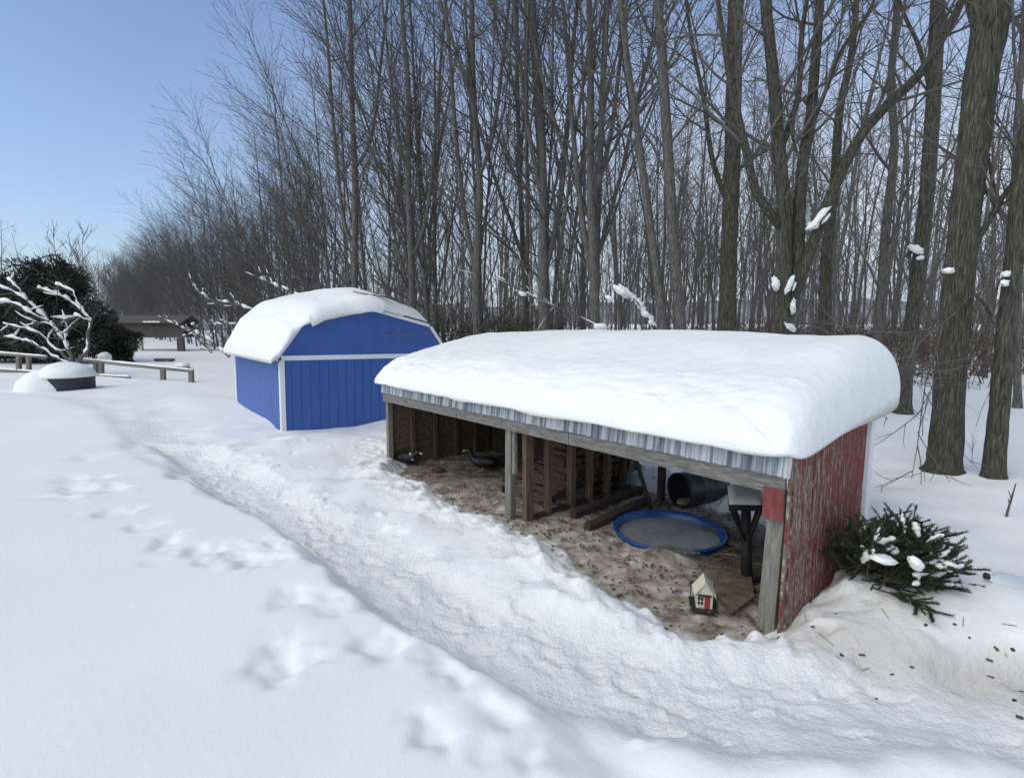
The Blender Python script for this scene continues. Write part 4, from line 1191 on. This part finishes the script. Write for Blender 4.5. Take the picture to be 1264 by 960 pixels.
for sd2, (x, y, r0, lab) in enumerate([(735, 425, .15, 'grey trunk left of the slim leaning pair behind the shelter roof'), (672, 425, .17, 'olive grey trunk behind the left part of the shelter roof'),
                                   (590, 430, .15, 'grey trunk rising right of the blue shed'), (510, 425, .13, 'grey trunk just behind the ridge of the blue shed'), (440, 425, .14, 'dark trunk behind the left half of the blue shed roof')]):
    fx = (-1, 1, -1, 1, -1)[sd2]
    hero(40 + sd2, lab, [([(x, y), (x - 2, y - 90), (x - 6 + sd2 % 3 * 4, 230), (x - 6, 110), (x - 8 - 6 * (sd2 % 2), 0), (x - 14, -180), (x - 16, -320)], [r0 * 1.2, r0, r0 * .9, r0 * .75, r0 * .6, r0 * .4, .02], .25, 0),
                         ([(x - 2, y - 70 - 12 * sd2), (x + fx * 16, 270), (x + fx * 28, 160), (x + fx * 36, 50), (x + fx * 48, -80), (x + fx * 52, -220)], [r0 * .7, r0 * .62, r0 * .55, r0 * .45, r0 * .3, .02], .2, .8),
                         ([(x - 4, 250 - 10 * sd2), (x - fx * 18, 170), (x - fx * 32, 60), (x - fx * 44, -60), (x - fx * 50, -180)], [r0 * .55, r0 * .5, r0 * .4, r0 * .25, .02], .2, -.6)], 14.5 + sd2 * 1.2, 'bark')

# snow caught on trunks and branches
SC = [(1131, 308, 12.08, 15, 7, -30), (1136, 318, 12.06, 7, 4, 10), (1171, 334, 7.62, 11, 6, 5), 
      (1242, 338, 7.27, 7, 6, 20), (1240, 349, 7.27, 6, 7, 70), (1012, 268, 9.8, 24, 6, 50), (1003, 278, 9.8, 12, 7, 35), (957, 350, 10.05, 7, 14, 10),
      (974, 352, 10.0, 20, 5, 72), (979, 378, 10.02, 5, 14, 0), (767, 360, 12, 18, 7, -38), (752, 368, 12, 9, 4, -35), (741, 403, 11.6, 15, 6, 0), (645, 363, 14, 8, 4, -20),
      (976, 404, 9.95, 12, 6, -40)]
for i, (px, py, Y, w, h, ang) in enumerate(SC):
    m = MB(); s = Y / F
    rot = Matrix.Rotation(-rad(ang), 3, 'Y')
    s *= .62; blob(m, (0, 0, 0), (w * s, min(w, h) * s * 1.1, h * s), rot, 3, .55, 2.2, None, i); blob(m, (w * s * .5, 0, -h * s * .5), (w * s * .5, min(w, h) * s * .7, h * s * .5), rot, 2, .5, 2.2, None, i + 50)
    o = m.build('snow_clump', M['snow'], None, True); o.location = at(px, py, Y)
    tag(o, 'small white clump of snow caught on a tree behind or beside the shelter', 'snow', 'snow clumps caught on the trees')
def snowy_branch(label, pl, Y, r, sr, nt=5):
    rr = random.Random(label)
    pts = [at(a, b, Y) for a, b in pl]
    t = thing('fallen_branch', label, 'branch', tuple(pts[0]))
    w = MB(); parts = []
    def limb(P, r0, s0, gap):
        w.tube(P, list(np.linspace(r0, r0 * .4, len(P))), 6, False)
        D = []
        for i in range(len(P) - 1):
            for k in range(4): D.append(P[i].lerp(P[i + 1], k / 4))
        i = 0
        while i < len(D) - 3:
            L_ = rr.randint(3, 9) if gap else len(D); seg = D[i:i + L_]
            if len(seg) >= 3:
                q = [p + Vector((rr.gauss(0, .006 if gap else .012), -.01, r0 * .7 + s0 * .3)) for p in seg]
                n_ = len(q); sn = MB(); parts.append(sn); sn.tube(q, [s0 * math.sin(PI * (j + .6) / (n_ + .2)) ** .6 * rr.uniform(.7, 1.25) for j in range(n_)], 7, True, .2)
            i += L_ + (rr.randint(2, 8) if gap else 0)
    loc = [p - pts[0] for p in pts]
    P = []
    for i in range(len(loc) - 1):
        for k in range(3): P.append(loc[i].lerp(loc[i + 1], k / 3) + Vector((rr.gauss(0, .02), rr.gauss(0, .02), rr.gauss(0, .02))))
    P.append(loc[-1])
    limb(P, r, sr, False if nt < 3 else True)
    for k in range(nt):
        p, d = lerp_poly(P, rr.uniform(.15, .95)); q = wander(p, d + Vector((rr.gauss(0, .5), rr.gauss(0, .5), rr.gauss(.1, .5))), (P[-1] - P[0]).length * rr.uniform(.2, .5), 5, .0, .12, rr)
        limb(q, r * .5, sr * .34, True)
    w.build('wood', M['bark'], t, True)
    for sn in parts: sn.build('snow', M['snow'], t, True)
snowy_branch('snow-laden leaning branch behind the middle of the shelter roof', [(812, 412), (797, 390), (783, 372), (762, 352)], 12.2, .05, .085, 2)
snowy_branch('thin broken branch, lightly snowed, slanting behind the left of the shelter roof', [(752, 408), (700, 385), (650, 362), (610, 340)], 12.6, .02, .016, 6)
snowy_branch('short snow-lined bough rising left from behind the ridge of the blue shed', [(372, 368), (350, 356), (330, 349), (316, 342)], 20, .05, .06)
snowy_branch('long snow-lined bough curving left of the blue shed roof', [(312, 382), (290, 375), (262, 372), (246, 361), (238, 352)], 21, .05, .055, 8)
snowy_branch('bright snowy limb slanting down left of the blue shed', [(284, 440), (272, 431), (258, 420), (245, 413), (236, 398)], 20, .06, .075, 6)
snowy_branch('snow-topped horizontal bough touching the left eave of the blue shed', [(300, 400), (282, 400), (262, 401)], 17.5, .035, .04, 4)
snowy_branch('snow-lined branch low between barn and blue shed', [(262, 436), (240, 414), (222, 402), (205, 396)], 24, .05, .05, 7)
# fallen twiggy branch on the blue shed's snow
t = thing('fallen_branch', 'thin bare twiggy branch lying on the right of the blue shed snow', 'branch', SO, SROT)
m = MB(); rr_ = random.Random(9)
bpts = [Vector((1.75, .12, 3.24)), Vector((2.2, .05, 3.16)), Vector((2.8, -.02, 3.10)), Vector((3.3, -.08, 3.05))]
m.tube(bpts, [.012, .014, .012, .008], 5, False)
for k in range(26):
    p, d = lerp_poly(bpts, rr_.uniform(.1, 1)); q = wander(p, d + Vector((rr_.gauss(0, .4), -.15, -.25 + rr_.gauss(0, .35))), rr_.uniform(.3, .8), 4, -.03, .12, rr_)
    m.tube(q, [.007, .006, .005, .004, .003], 3, False)
m.build('wood', M['twig'], t)
t = thing('fallen_branch', 'thin tan twig hanging across the blue gable of the shed', 'branch', SO, SROT)
m = MB(); bpts = [Vector((2.2, -.06, 2.18)), Vector((2.7, -.09, 2.22)), Vector((3.2, -.08, 2.20)), Vector((3.5, -.05, 2.25))]
m.tube(bpts, [.005, .008, .008, .006], 5, False)
for k in range(9):
    p, d = lerp_poly(bpts, rr_.uniform(.1, 1)); q = wander(p, d * rr_.choice((-1, 1)) + Vector((0, -.1, rr_.gauss(0, .45))), rr_.uniform(.2, .5), 3, 0, .1, rr_)
    m.tube(q, [.005, .004, .003, .002], 3, False)
m.build('wood', M['rail'], t)

# undergrowth: brush with dead leaves, and an olive thicket right of the blue shed
def brush(name, label, n, region, matA, matB, leaf, hh, seed):
    r = random.Random(seed); mb = MB()
    k = 0
    while k < n:
        x, y = region(r)
        z = hgt(x, y) - .05
        H = hh * r.uniform(.4, 1.1)
        q = wander(Vector((x, y, z)), Vector((r.gauss(0, .25), r.gauss(0, .25), 1)), H, 4, .03, .13, r)
        mb.m = 0; mb.tube(q, [.012, .010, .008, .006, .004], 3, False)
        for j in range(5):
            s, d = lerp_poly(q, r.uniform(.25, .95))
            q2 = wander(s, d + Vector((r.gauss(0, .7), r.gauss(0, .7), .2)), H * r.uniform(.2, .45), 2, .02, .15, r)
            mb.tube(q2, [.007, .005, .003], 3, False)
            for c in range(leaf):
                p = q2[-1].lerp(q2[0], r.random()); s_ = r.uniform(.03, .06)
                a = Vector((r.gauss(0, 1), r.gauss(0, 1), r.gauss(0, 1))).normalized(); b = a.orthogonal().normalized()
                mb.m = 1
                mb.add([p - a * s_, p + b * s_ * .6, p + a * s_, p - b * s_ * .6], [(0, 1, 2, 3)]); mb.m = 0
        k += 1
    o = mb.build(name, [M[matA], M[matB]]); tag(o, label, 'undergrowth', kind='stuff')
def reg1(r):
    while True:
        x, y = r.uniform(0, 34), r.uniform(16, 44); px = 632 + F * x / y
        if (Vector((x, y, 0)) - row0).dot(RN) > 2 and 660 < px < 1320: return x, y
brush('undergrowth', 'russet dead-leaved brush on the floor of the wood', 2300, reg1, 'twig', 'leaf', 9, 1.7, 3)
def reg2(r):
    while True:
        x, y = r.uniform(-4, 2.2), r.uniform(15.5, 22); px = 632 + F * x / y
        if 520 < px < 690 and (Vector((x, y, 0)) - row0).dot(RN) > -1: return x, y
brush('undergrowth', 'olive brown twiggy thicket between the blue shed and the shelter', 620, reg2, 'thicket', 'thicket', 3, 2.8, 4)
def reg3(r):
    while True:
        x, y = r.uniform(-40, -8), r.uniform(26, 52); px = 632 + F * x / y
        if (Vector((x, y, 0)) - row0).dot(RN) > -1.0 and 225 < px < 420: return x, y
brush('undergrowth', 'grey twiggy brush under the maples left of the blue shed', 500, reg3, 'twig', 'twig', 2, 2.0, 6)

# small saplings in the right-hand snow
def sprig(px, py, H, seed, label, lean=0, Yoff=0, r=.008, nb=6):
    p = gz(px, py, .5); p.z = hgt(p.x, p.y)
    rr = random.Random(seed)
    t = thing('sapling', label, 'sapling', tuple(p))
    m = MB(); q = wander(Vector((0, 0, -.05)), Vector((lean, 0, 1)), H, 5, .02, .07, rr)
    m.tube(q, list(np.linspace(r, r * .4, 6)), 5, False); m.build('stem', M['bark'], t)
    m = MB()
    for k in range(nb):
        s, d = lerp_poly(q, rr.uniform(.3, .95)); m.tube(wander(s, d + Vector((rr.gauss(0, .7), rr.gauss(0, .5), .1)), H * rr.uniform(.2, .45), 3, .02, .1, rr), [r * .5, r * .4, r * .3, .002], 3, False)
    m.build('twigs', M['twig'], t)
sprig(1244, 616, .45, 1, 'short dark dead stick standing in snow beside the leaning mossy trunk', .15, 0, .016, 2)
sprig(1133, 528, 1.2, 2, 'thin sapling left of the thickest trunk', .03)
sprig(1140, 530, .9, 3, 'thin forked sapling closest to the thickest trunk on its left', -.05)
sprig(1205, 520, 1.0, 4, 'wispy sapling in snow between the two mossy right-hand trunks', .25, 0, .006, 9)
sprig(1200, 560, .5, 5, 'tiny low weed in front of the gap between the right-hand trunks', .1, 0, .004, 10)
sprig(1185, 478, 1.3, 6, 'feathery sapling far back between the right-hand trunks', .0, 0, .007, 10)

# ------------------------------------------------------------------ fir boughs beside the red wall
def boughs():
    c = gz(1098, 722, .34); c.z = hgt(c.x, c.y) - .02
    t = thing('fir_boughs', 'heap of cut dark green fir boughs dusted with snow beside the red wall', 'fir boughs', (c.x, c.y, c.z))
    r = random.Random(21); mb = MB(); st = MB()
    base = Vector((-.20, .12, .05))
    tips = []
    def spray(p, d, ln, nd):
        q = wander(p, d, ln, 6, .012, .05, r)
        st.tube(q, list(np.linspace(.004, .002, 7)), 4, False)
        n = int(ln / nd)
        for k in range(n):
            s, dd = lerp_poly(q, (k + .5) / n)
            for j in range(4):
                a = r.uniform(0, 6.28); o_ = dd.orthogonal().normalized(); o_.rotate(Matrix.Rotation(a, 3, dd))
                if o_.z < -.2: o_.z *= .4
                nl = r.uniform(.022, .036); tip = s + (o_ * .75 + dd * .75).normalized() * nl
                w = dd.cross(o_).normalized() * .0034
                mb.add([s - w, s + w, tip], [(0, 1, 2)])
        return q
    for k in range(120):
        az = r.uniform(-1.2, 1.3) if r.random() < .62 else r.uniform(0, 6.28)
        el = r.uniform(.0, 1.0) if r.random() < .8 else r.uniform(.8, 1.3)
        d = Vector((math.cos(az) * math.cos(el), -math.sin(az) * math.cos(el) * .7, math.sin(el) * .62))
        ln = r.uniform(.30, .50) * (1 - .22 * math.cos(az) * math.cos(el)) * (1 if math.cos(az) > 0 else .62)
        p0 = base + Vector((r.uniform(-.12, .40), r.uniform(-.3, .25), r.uniform(-.05, .16)))
        q = wander(p0, d, ln, 7, -.02, .04, r)
        tips.append(q); st.tube(q, list(np.linspace(.009, .003, 8)), 5, False)
        for j in range(8):
            s, dd = lerp_poly(q, .2 + .8 * (j + r.random()) / 8)
            sd = dd.cross(Vector((0, 0, 1))).normalized() * (1 if j % 2 else -1)
            spray(s, dd * .8 + sd * .75 + Vector((0, 0, r.uniform(-.1, .2))), r.uniform(.10, .20), .0065)
        spray(q[3], q[7] - q[3], (q[7] - q[3]).length + .01, .0065)
    mb.build('needles', M['needle'], t); st.build('twigs', M['bark_moss'], t)
    hi = sorted(tips, key=lambda q: -(q[4].z * 1.0 - q[4].y * .6))[:44]
    for i, q in enumerate(r.sample(hi, 26)):
        m = MB(); a = r.randint(2, 4); seg = [v + Vector((0, -.015, .035)) for v in q[a:a + 4]]
        P = [seg[0].lerp(seg[1], k / 3) for k in range(3)] + [seg[1].lerp(seg[2], k / 3) for k in range(3)] + [seg[2].lerp(seg[-1], k / 3) for k in range(4)]
        w0 = r.uniform(.014, .034); m.tube(P, [w0 * math.sin(PI * (k + .5) / len(P)) ** .6 * r.uniform(.7, 1.3) for k in range(len(P))], 8, True, .2)
        o = m.build('snow_clump', M['snow'], None, True); o.location = (c.x, c.y, c.z)
        tag(o, 'clump of snow resting on the cut fir boughs by the red wall', 'snow', 'snow clumps on the fir boughs')
    for i, (px, py, w, h, ang, dy) in enumerate([(1130, 695, 12, 7, -50, -.34), (1090, 690, 17, 5, -10, -.28)]):
        Y = c.y + dy; s = Y / F
        m = MB(); blob(m, (0, 0, 0), (w * s, w * s * .7, h * s), Matrix.Rotation(-rad(ang), 3, 'Y'), 3, .35, 2.0, None, i + 30)
        o = m.build('snow_clump', M['snow'], None, True); o.location = at(px, py, Y)
        tag(o, 'clump of snow resting on the cut fir boughs by the red wall', 'snow', 'snow clumps on the fir boughs')
boughs()
# clear jug
p = gz(1245, 742, .3); p.z = hgt(p.x, p.y) + .03
t = thing('plastic_jug', 'clear plastic jug with black cap lying half sunk in snow', 'jug', tuple(p), rad(160)); t.rotation_euler = (0, rad(80), rad(165))
m = MB(); m.lathe([(.0, -.10), (.06, -.10), (.068, -.08), (.064, -.03), (.068, .0), (.064, .04), (.066, .07), (.05, .11), (.025, .135), (.022, .15), (.0, .15)], 24); m.build('bottle', M['jug'], t, True)
m = MB(); m.lathe([(.0, .152), (.026, .152), (.027, .18), (.0, .182)], 20); m.build('cap', M['black'], t, True)

# ------------------------------------------------------------------ far left corner
# snow-topped dark tub
p = gz(88, 478, .3); p.z = hgt(p.x, p.y)
t = thing('round_tub', 'round dark tub under a dome of snow, out on the left of the yard', 'tub', tuple(p)); m = MB()
m.lathe([(0, -.1), (.66, -.1), (.68, .1), (.69, .44), (.70, .45), (.70, .47), (.62, .47)], 40); m.build('tub_wall', M['tub'], t, True)
m = MB(); blob(m, (-.08, .0, .42), (.77, .80, .50), None, 4, .10, .9, .0, 3); blob(m, (-.66, -.10, .05), (.95, .85, .66), None, 4, .12, 1.3, .3, 5)
o = m.build('snow_dome', M['snow'], None, True); o.location = p; tag(o, 'pale dome of snow heaped on the round dark tub', 'snow')
m = MB(); m.tube([(-1.42, -.55, .03), (-1.1, -.72, .0), (-.7, -.86, .0), (-.45, -.8, .04)], [.04, .05, .05, .03], 8); m.build('rim', M['tub'], t, True)

# low rail fence
def fence():
    t = thing('rail_fence', 'low grey split-rail fence topped with snow at the far left of the yard', 'fence', (0, 0, 0))
    def rail(pa, pb, Ya, Yb, r=.07):
        a, b = at(*pa, Ya), at(*pb, Yb)
        m = MB(); m.tube([a, a.lerp(b, .5) + Vector((0, 0, -.02)), b], [r, r * 1.05, r * .9], 7, True, .08); ob = m.build('rail', M['rail'], t, True)
        m = MB(); P = [a.lerp(b, i / 16) + Vector((0, -.01, r * .9)) for i in range(17)]
        m.tube(P, [r * (.62 + .3 * mnoise.noise(Vector((i * .6, pa[0] * .1, 0)))) for i in range(17)], 7, True, .1); m.build('snow', M['snow'], ob, True)
    def fp(px, py0, py1, Y):
        a = at(px, py1, Y); b = at(px, py0, Y)
        m = MB(); m.bar((a.x, a.y, hgt(a.x, a.y) - .3), b, .15, .15, (0, 1, 0), .01); m.build('fence_post', M['rail'], t)
    rail((-60, 431), (58, 441), 25.5, 24); rail((-60, 452), (50, 460), 25.5, 24); rail((104, 444), (238, 458), 23.6, 20.6); rail((110, 463), (160, 466), 23.4, 22.2)
    for px, y0, y1, Y in ((23, 438, 463, 24.4), (35, 440, 460, 24.3), (118, 446, 465, 23.3), (125, 447, 464, 23.1), (201, 454, 468, 21.4), (236, 457, 471, 20.6)): fp(px, y0, y1, Y)
fence()
m = MB(); blob(m, (0, 0, -.06), (.27, .24, .22), None, 3, .25, 2, .7, 2); o = m.build('snow_lump', M['snow'], None, True); o.location = at(129, 439, 23.6); tag(o, 'squarish cap of snow on a post top of the far rail fence', 'snow')
t = thing('stump', 'snow-topped dark stump near the right end of the rail fence', 'stump', tuple(at(226, 455, 27)))
m = MB(); m.tube([(0, 0, -.5), (0, 0, .12)], [.36, .3], 12, True, .1); m.build('wood', M['bark'], t)
m = MB(); blob(m, (0, 0, .18), (.36, .34, .14), None, 3, .2); m.build('snow', M['snow'], t, True)
t = thing('log_bench', 'dark low log bench standing before the opening of the far barn', 'bench', tuple(at(203, 446, 32)))
m = MB(); m.bar((-.55, 0, .1), (.55, 0, .1), .3, .14); m.build('seat', M['barn'], t)
for x in (-.4, .4):
    m = MB(); m.box(x - .08, x + .08, -.1, .1, -.5, .03); m.build('leg', M['barn'], t)

# far open barn
Yb = 44.0
zb = lambda py: at(0, py, Yb).z
xb = lambda px: at(px, 420, Yb).x
t = thing('open_barn', 'distant weathered brown barn with a wide opening through to bright snow', 'barn', (xb(172), Yb, 0))
X0 = xb(172); lx = lambda px: xb(px) - X0
gb = -.2
m = MB(); m.box(lx(138), lx(170), 0, .25, gb, zb(412)); m.build('closed_bay', M['barn'], t)
m = MB(); m.box(lx(138), lx(228), -.1, .1, zb(416.5), zb(398)); m.build('header', M['barn'], t)
m = MB(); m.box(lx(138), lx(228), 1.6, 1.8, zb(416.5), zb(398)); m.build('header', M['barn'], t)
m = MB(); m.hexa([Vector(p) for p in [(lx(136), -.5, zb(399)), (lx(230), -.5, zb(399)), (lx(136), 1, zb(391)), (lx(230), 1, zb(391)), (lx(136), -.5, zb(398)), (lx(230), -.5, zb(398)), (lx(136), 1, zb(389)), (lx(230), 1, zb(389))]]); m.build('roof', M['barn'], t)
m = MB(); m.hexa([Vector(p) for p in [(lx(136), 1.001, zb(391)), (lx(230), 1.001, zb(391)), (lx(136), 2.2, zb(399)), (lx(230), 2.2, zb(399)), (lx(136), 1.001, zb(389)), (lx(230), 1.001, zb(389)), (lx(136), 2.2, zb(398)), (lx(230), 2.2, zb(398))]]); m.build('roof', M['barn'], t)
m = MB(); m.box(lx(170.2), lx(175.5), -.15, .1, gb, zb(416.8)); m.build('door_post', M['pale_post'], t)
m = MB(); m.box(lx(219), lx(227), -.12, .12, gb, zb(416.8)); m.build('door_post', M['barn'], t)
m = MB(); P = [Vector((lx(184 + i * 2.6), -.55, zb(397.3))) for i in range(9)]; m.tube(P, [.05 + .02 * (i % 2) for i in range(9)], 6, True, .1); m.build('roof_snow', M['snow'], t, True)

# dark evergreen behind the bent tree
def evergreen():
    Y = 31.0; c = at(62, 430, Y); z0 = hgt(c.x, c.y)
    t = thing('evergreen_tree', 'broad dark evergreen mass behind the snow-bent tree at far left', 'tree', (c.x, c.y, z0))
    m = MB(); m.tube([(0, 0, -.3), (0, 0, 3), (.1, 0, 5)], [.22, .16, .05], 8); m.build('trunk', M['bark'], t)
    r = random.Random(31); m = MB()
    lobes = [(.9, .2, 4.9, .6, 1.0), (-1.9, 0, 3.9, .6, .9), (0, 0, 2.6, 2.6, 2.9), (-2.6, .2, 2.0, 1.9, 2.3), (2.4, 0, 1.6, 1.5, 1.9), (.3, 0, 4.3, 1.7, 1.5), (-4.6, .3, 1.8, 1.5, 2.0), (3.6, .3, .9, .9, 1.2), (-1.2, -.2, 3.6, 1.6, 1.6)]
    for k in range(46000):
        L_ = lobes[min(int(r.random() ** 1.4 * 7) + 2, 8)] if r.random() < .95 else lobes[r.randint(0, 1)]
        d = Vector((r.gauss(0, 1), r.gauss(0, 1), r.gauss(0, 1))).normalized()
        q = r.random() ** .4
        p = Vector((L_[0] + d.x * L_[3] * q, L_[1] + d.y * L_[3] * q * .8, L_[2] + d.z * L_[4] * q))
        if p.z < -.1: continue
        p += Vector((mnoise.noise(p * .9), mnoise.noise(p * .9 + Vector((9, 0, 0))), mnoise.noise(p * .9 + Vector((0, 9, 0))))) * .9
        a = (d + Vector((r.gauss(0, .5), r.gauss(0, .5), r.gauss(0, .3) - .2))).normalized() * r.uniform(.14, .30); b = a.orthogonal().normalized() * r.uniform(.03, .06)
        b.rotate(Matrix.Rotation(r.uniform(0, 6.28), 3, a.normalized()))
        m.add([p - b, p + b, p + a], [(0, 1, 2)])
    m.build('crown', M['needle_dark'], t)
evergreen()
# snow-bent tree
def bent():
    Y = 22.6
    base = at(92, 450, Y); base.z = hgt(base.x, base.y)
    t = thing('bent_tree', 'small crooked tree with branches bent left under thick snow', 'tree', tuple(base))
    w = MB(); s = MB(); r = random.Random(5)
    B_ = [([(92, 449), (82, 425), (70, 408), (56, 392), (40, 376), (20, 362), (-5, 352)], .13, .15), ([(90, 448), (70, 432), (50, 412), (30, 405), (5, 400)], .10, .13), ([(88, 450), (66, 440), (46, 425), (25, 418), (5, 416)], .09, .12),
          ([(96, 449), (108, 432), (110, 410), (112, 395), (100, 382), (85, 370), (66, 362), (48, 356)], .12, .15), ([(112, 396), (95, 390), (82, 394), (76, 400)], .05, .12), ([(60, 396), (40, 388), (20, 375), (0, 372)], .06, .12),
          ([(34, 371), (22, 355), (12, 346)], .04, .10), ([(72, 410), (62, 400), (45, 398), (34, 402)], .05, .12), ([(84, 428), (80, 412), (90, 400)], .05, .12), ([(100, 382), (90, 360), (70, 352)], .04, .1)]
    for pl, r0, sr in B_:
        P0 = [at(a, b, Y + (i * .12)) - base for i, (a, b) in enumerate(pl)]
        P = []
        for i in range(len(P0) - 1):
            for k in range(5): P.append(P0[i].lerp(P0[i + 1], k / 5) + Vector((r.gauss(0, .02), r.gauss(0, .02), r.gauss(0, .02))))
        P.append(P0[-1])
        w.tube(P, list(np.linspace(r0 * .7, .015, len(P))), 7, False)
        rr = [sr * .72 * (.10 + 1.4 * abs(mnoise.noise(Vector((i * .33, r0 * 90, sr * 40))))) * (.5 if i < 4 else 1.15) for i in range(len(P))]
        s.tube([p + Vector((0, -.02, .04 + q * .5)) for p, q in zip(P, rr)], rr, 7, True, .25)
        for k in range(16):
            p, d = lerp_poly(P, r.uniform(.2, 1)); q = wander(p, d + Vector((r.gauss(0, .6), r.gauss(0, .5), r.gauss(0, .6))), r.uniform(.3, 1.1), 3, -.02, .12, r)
            w.tube(q, [.02, .016, .012, .006], 4, False)
            if r.random() < .10: s.tube([x + Vector((0, 0, .03)) for x in q], [.015, .04, .035, .01], 6, True, .25)
    w.build('trunk', M['bark'], t, True); s.build('snow', M['snow'], t, True)
bent()
# snowy low roof at the far left edge
Yh = 34.0; a = at(-40, 430, Yh)
t = thing('low_outbuilding', 'low dark outbuilding with a snow-covered roof at the far left edge', 'outbuilding', (a.x, Yh, 0))
wd = at(31, 420, Yh).x - a.x
m = MB(); m.box(0, wd, 0, 3, -.2, at(0, 417, Yh).z); m.build('wall', M['barn'], t)
z1, z2 = at(0, 416.5, Yh).z, at(0, 396, Yh).z
m = MB(); m.hexa([Vector(p) for p in [(-.2, -.3, z1), (wd + .2, -.3, z1), (-.2, 2.2, z2 - .2), (wd - .5, 2.2, z2 - .2), (-.2, -.3, z1 + .25), (wd + .2, -.3, z1 + .25), (-.2, 2.2, z2), (wd - .5, 2.2, z2)]]); m.build('snowy_roof', M['snow'], t, bevel=.1)
# bare trees on the left skyline
for i, (px, Y, s) in enumerate([(8, 52, .62), (40, 56, .55), (72, 54, .50), (100, 50, .48), (-20, 55, .6), (125, 58, .52), (140, 50, .42), (158, 60, .5), (22, 62, .55), (88, 64, .55), (150, 46, .36), (112, 44, .34)]):
    g = at(px, 430, Y)
    put(pole[(i * 2) % 5], g.x, g.y, i * 1.3, s, 'short bare tree on the skyline at far left beyond the dark evergreen', 'bare trees on the left skyline')

# ------------------------------------------------------------------ camera, light, sky
cam = bpy.data.cameras.new('camera'); co = bpy.data.objects.new('camera', cam); COL.objects.link(co)
cam.sensor_fit = 'HORIZONTAL'; cam.sensor_width = 36; cam.lens = F / 1264 * 36
cam.clip_start = .05; cam.clip_end = 2000
co.location = (0, 0, CH); co.rotation_euler = (PI / 2 - PITCH, 0, 0)
scn.camera = co

SUN_EL, SUN_AZ = rad(50), Vector((-.80, -.60, 0)).normalized()
sun = bpy.data.lights.new('sun', 'SUN'); so = bpy.data.objects.new('sun', sun); COL.objects.link(so)
sun.energy = 1.05; sun.angle = rad(78); sun.color = (1, .93, .74)
ds = Vector((SUN_AZ.x * math.cos(SUN_EL), SUN_AZ.y * math.cos(SUN_EL), math.sin(SUN_EL)))
so.rotation_euler = (-ds).to_track_quat('-Z', 'Y').to_euler()
w = bpy.data.worlds.new('World'); scn.world = w; w.use_nodes = True
nt = w.node_tree
sky = nt.nodes.new('ShaderNodeTexSky'); sky.sky_type = 'NISHITA'; sky.sun_disc = False
sky.sun_elevation = SUN_EL; sky.sun_rotation = math.atan2(SUN_AZ.x, SUN_AZ.y)
sky.air_density = 1.0; sky.dust_density = 1.6; sky.ozone_density = 5.0
bg = nt.nodes['Background']
# thin high veil whitening the sky towards the horizon, thicker over the wood
tc = nt.nodes.new('ShaderNodeTexCoord'); sx = nt.nodes.new('ShaderNodeSeparateXYZ'); nt.links.new(tc.outputs['Generated'], sx.inputs[0])
def mrange(sock, a, b, c, d):
    n = node(nt, 'ShaderNodeMapRange', interpolation_type='SMOOTHSTEP'); nt.links.new(sock, n.inputs['Value'])
    for k, v in (('From Min', a), ('From Max', b), ('To Min', c), ('To Max', d)): n.inputs[k].default_value = v
    return n.outputs['Result']
el_ = mrange(sx.outputs['Z'], .02, .60, 1, 0); az_ = mrange(sx.outputs['X'], -.60, .15, .16, .95)
mu = node(nt, 'ShaderNodeMath', operation='MULTIPLY'); nt.links.new(el_, mu.inputs[0]); nt.links.new(az_, mu.inputs[1])
cn = noisetex(nt, tc.outputs['Generated'], 2.2, 5, .55)
mu2 = node(nt, 'ShaderNodeMath', operation='MULTIPLY'); nt.links.new(mu.outputs[0], mu2.inputs[0]); nt.links.new(mrange(cn, .3, .65, .75, 1.1), mu2.inputs[1]); mu2.use_clamp = True
veil = node(nt, 'ShaderNodeMix', data_type='RGBA'); nt.links.new(mu2.outputs[0], veil.inputs['Factor'])
nt.links.new(sky.outputs['Color'], veil.inputs[6]); veil.inputs[7].default_value = (4.2, 4.5, 5.0, 1)
nt.links.new(veil.outputs[2], bg.inputs['Color']); bg.inputs['Strength'].default_value = .13
vs_ = scn.view_settings
scn.display_settings.display_device = 'sRGB'
vs_.view_transform = 'Standard'; vs_.look = 'None'; vs_.gamma = 1; vs_.exposure = 0.5; vs_.use_curve_mapping = False
scn.cycles.max_bounces = 6; scn.cycles.diffuse_bounces = 3
scn.cycles.use_denoising = True
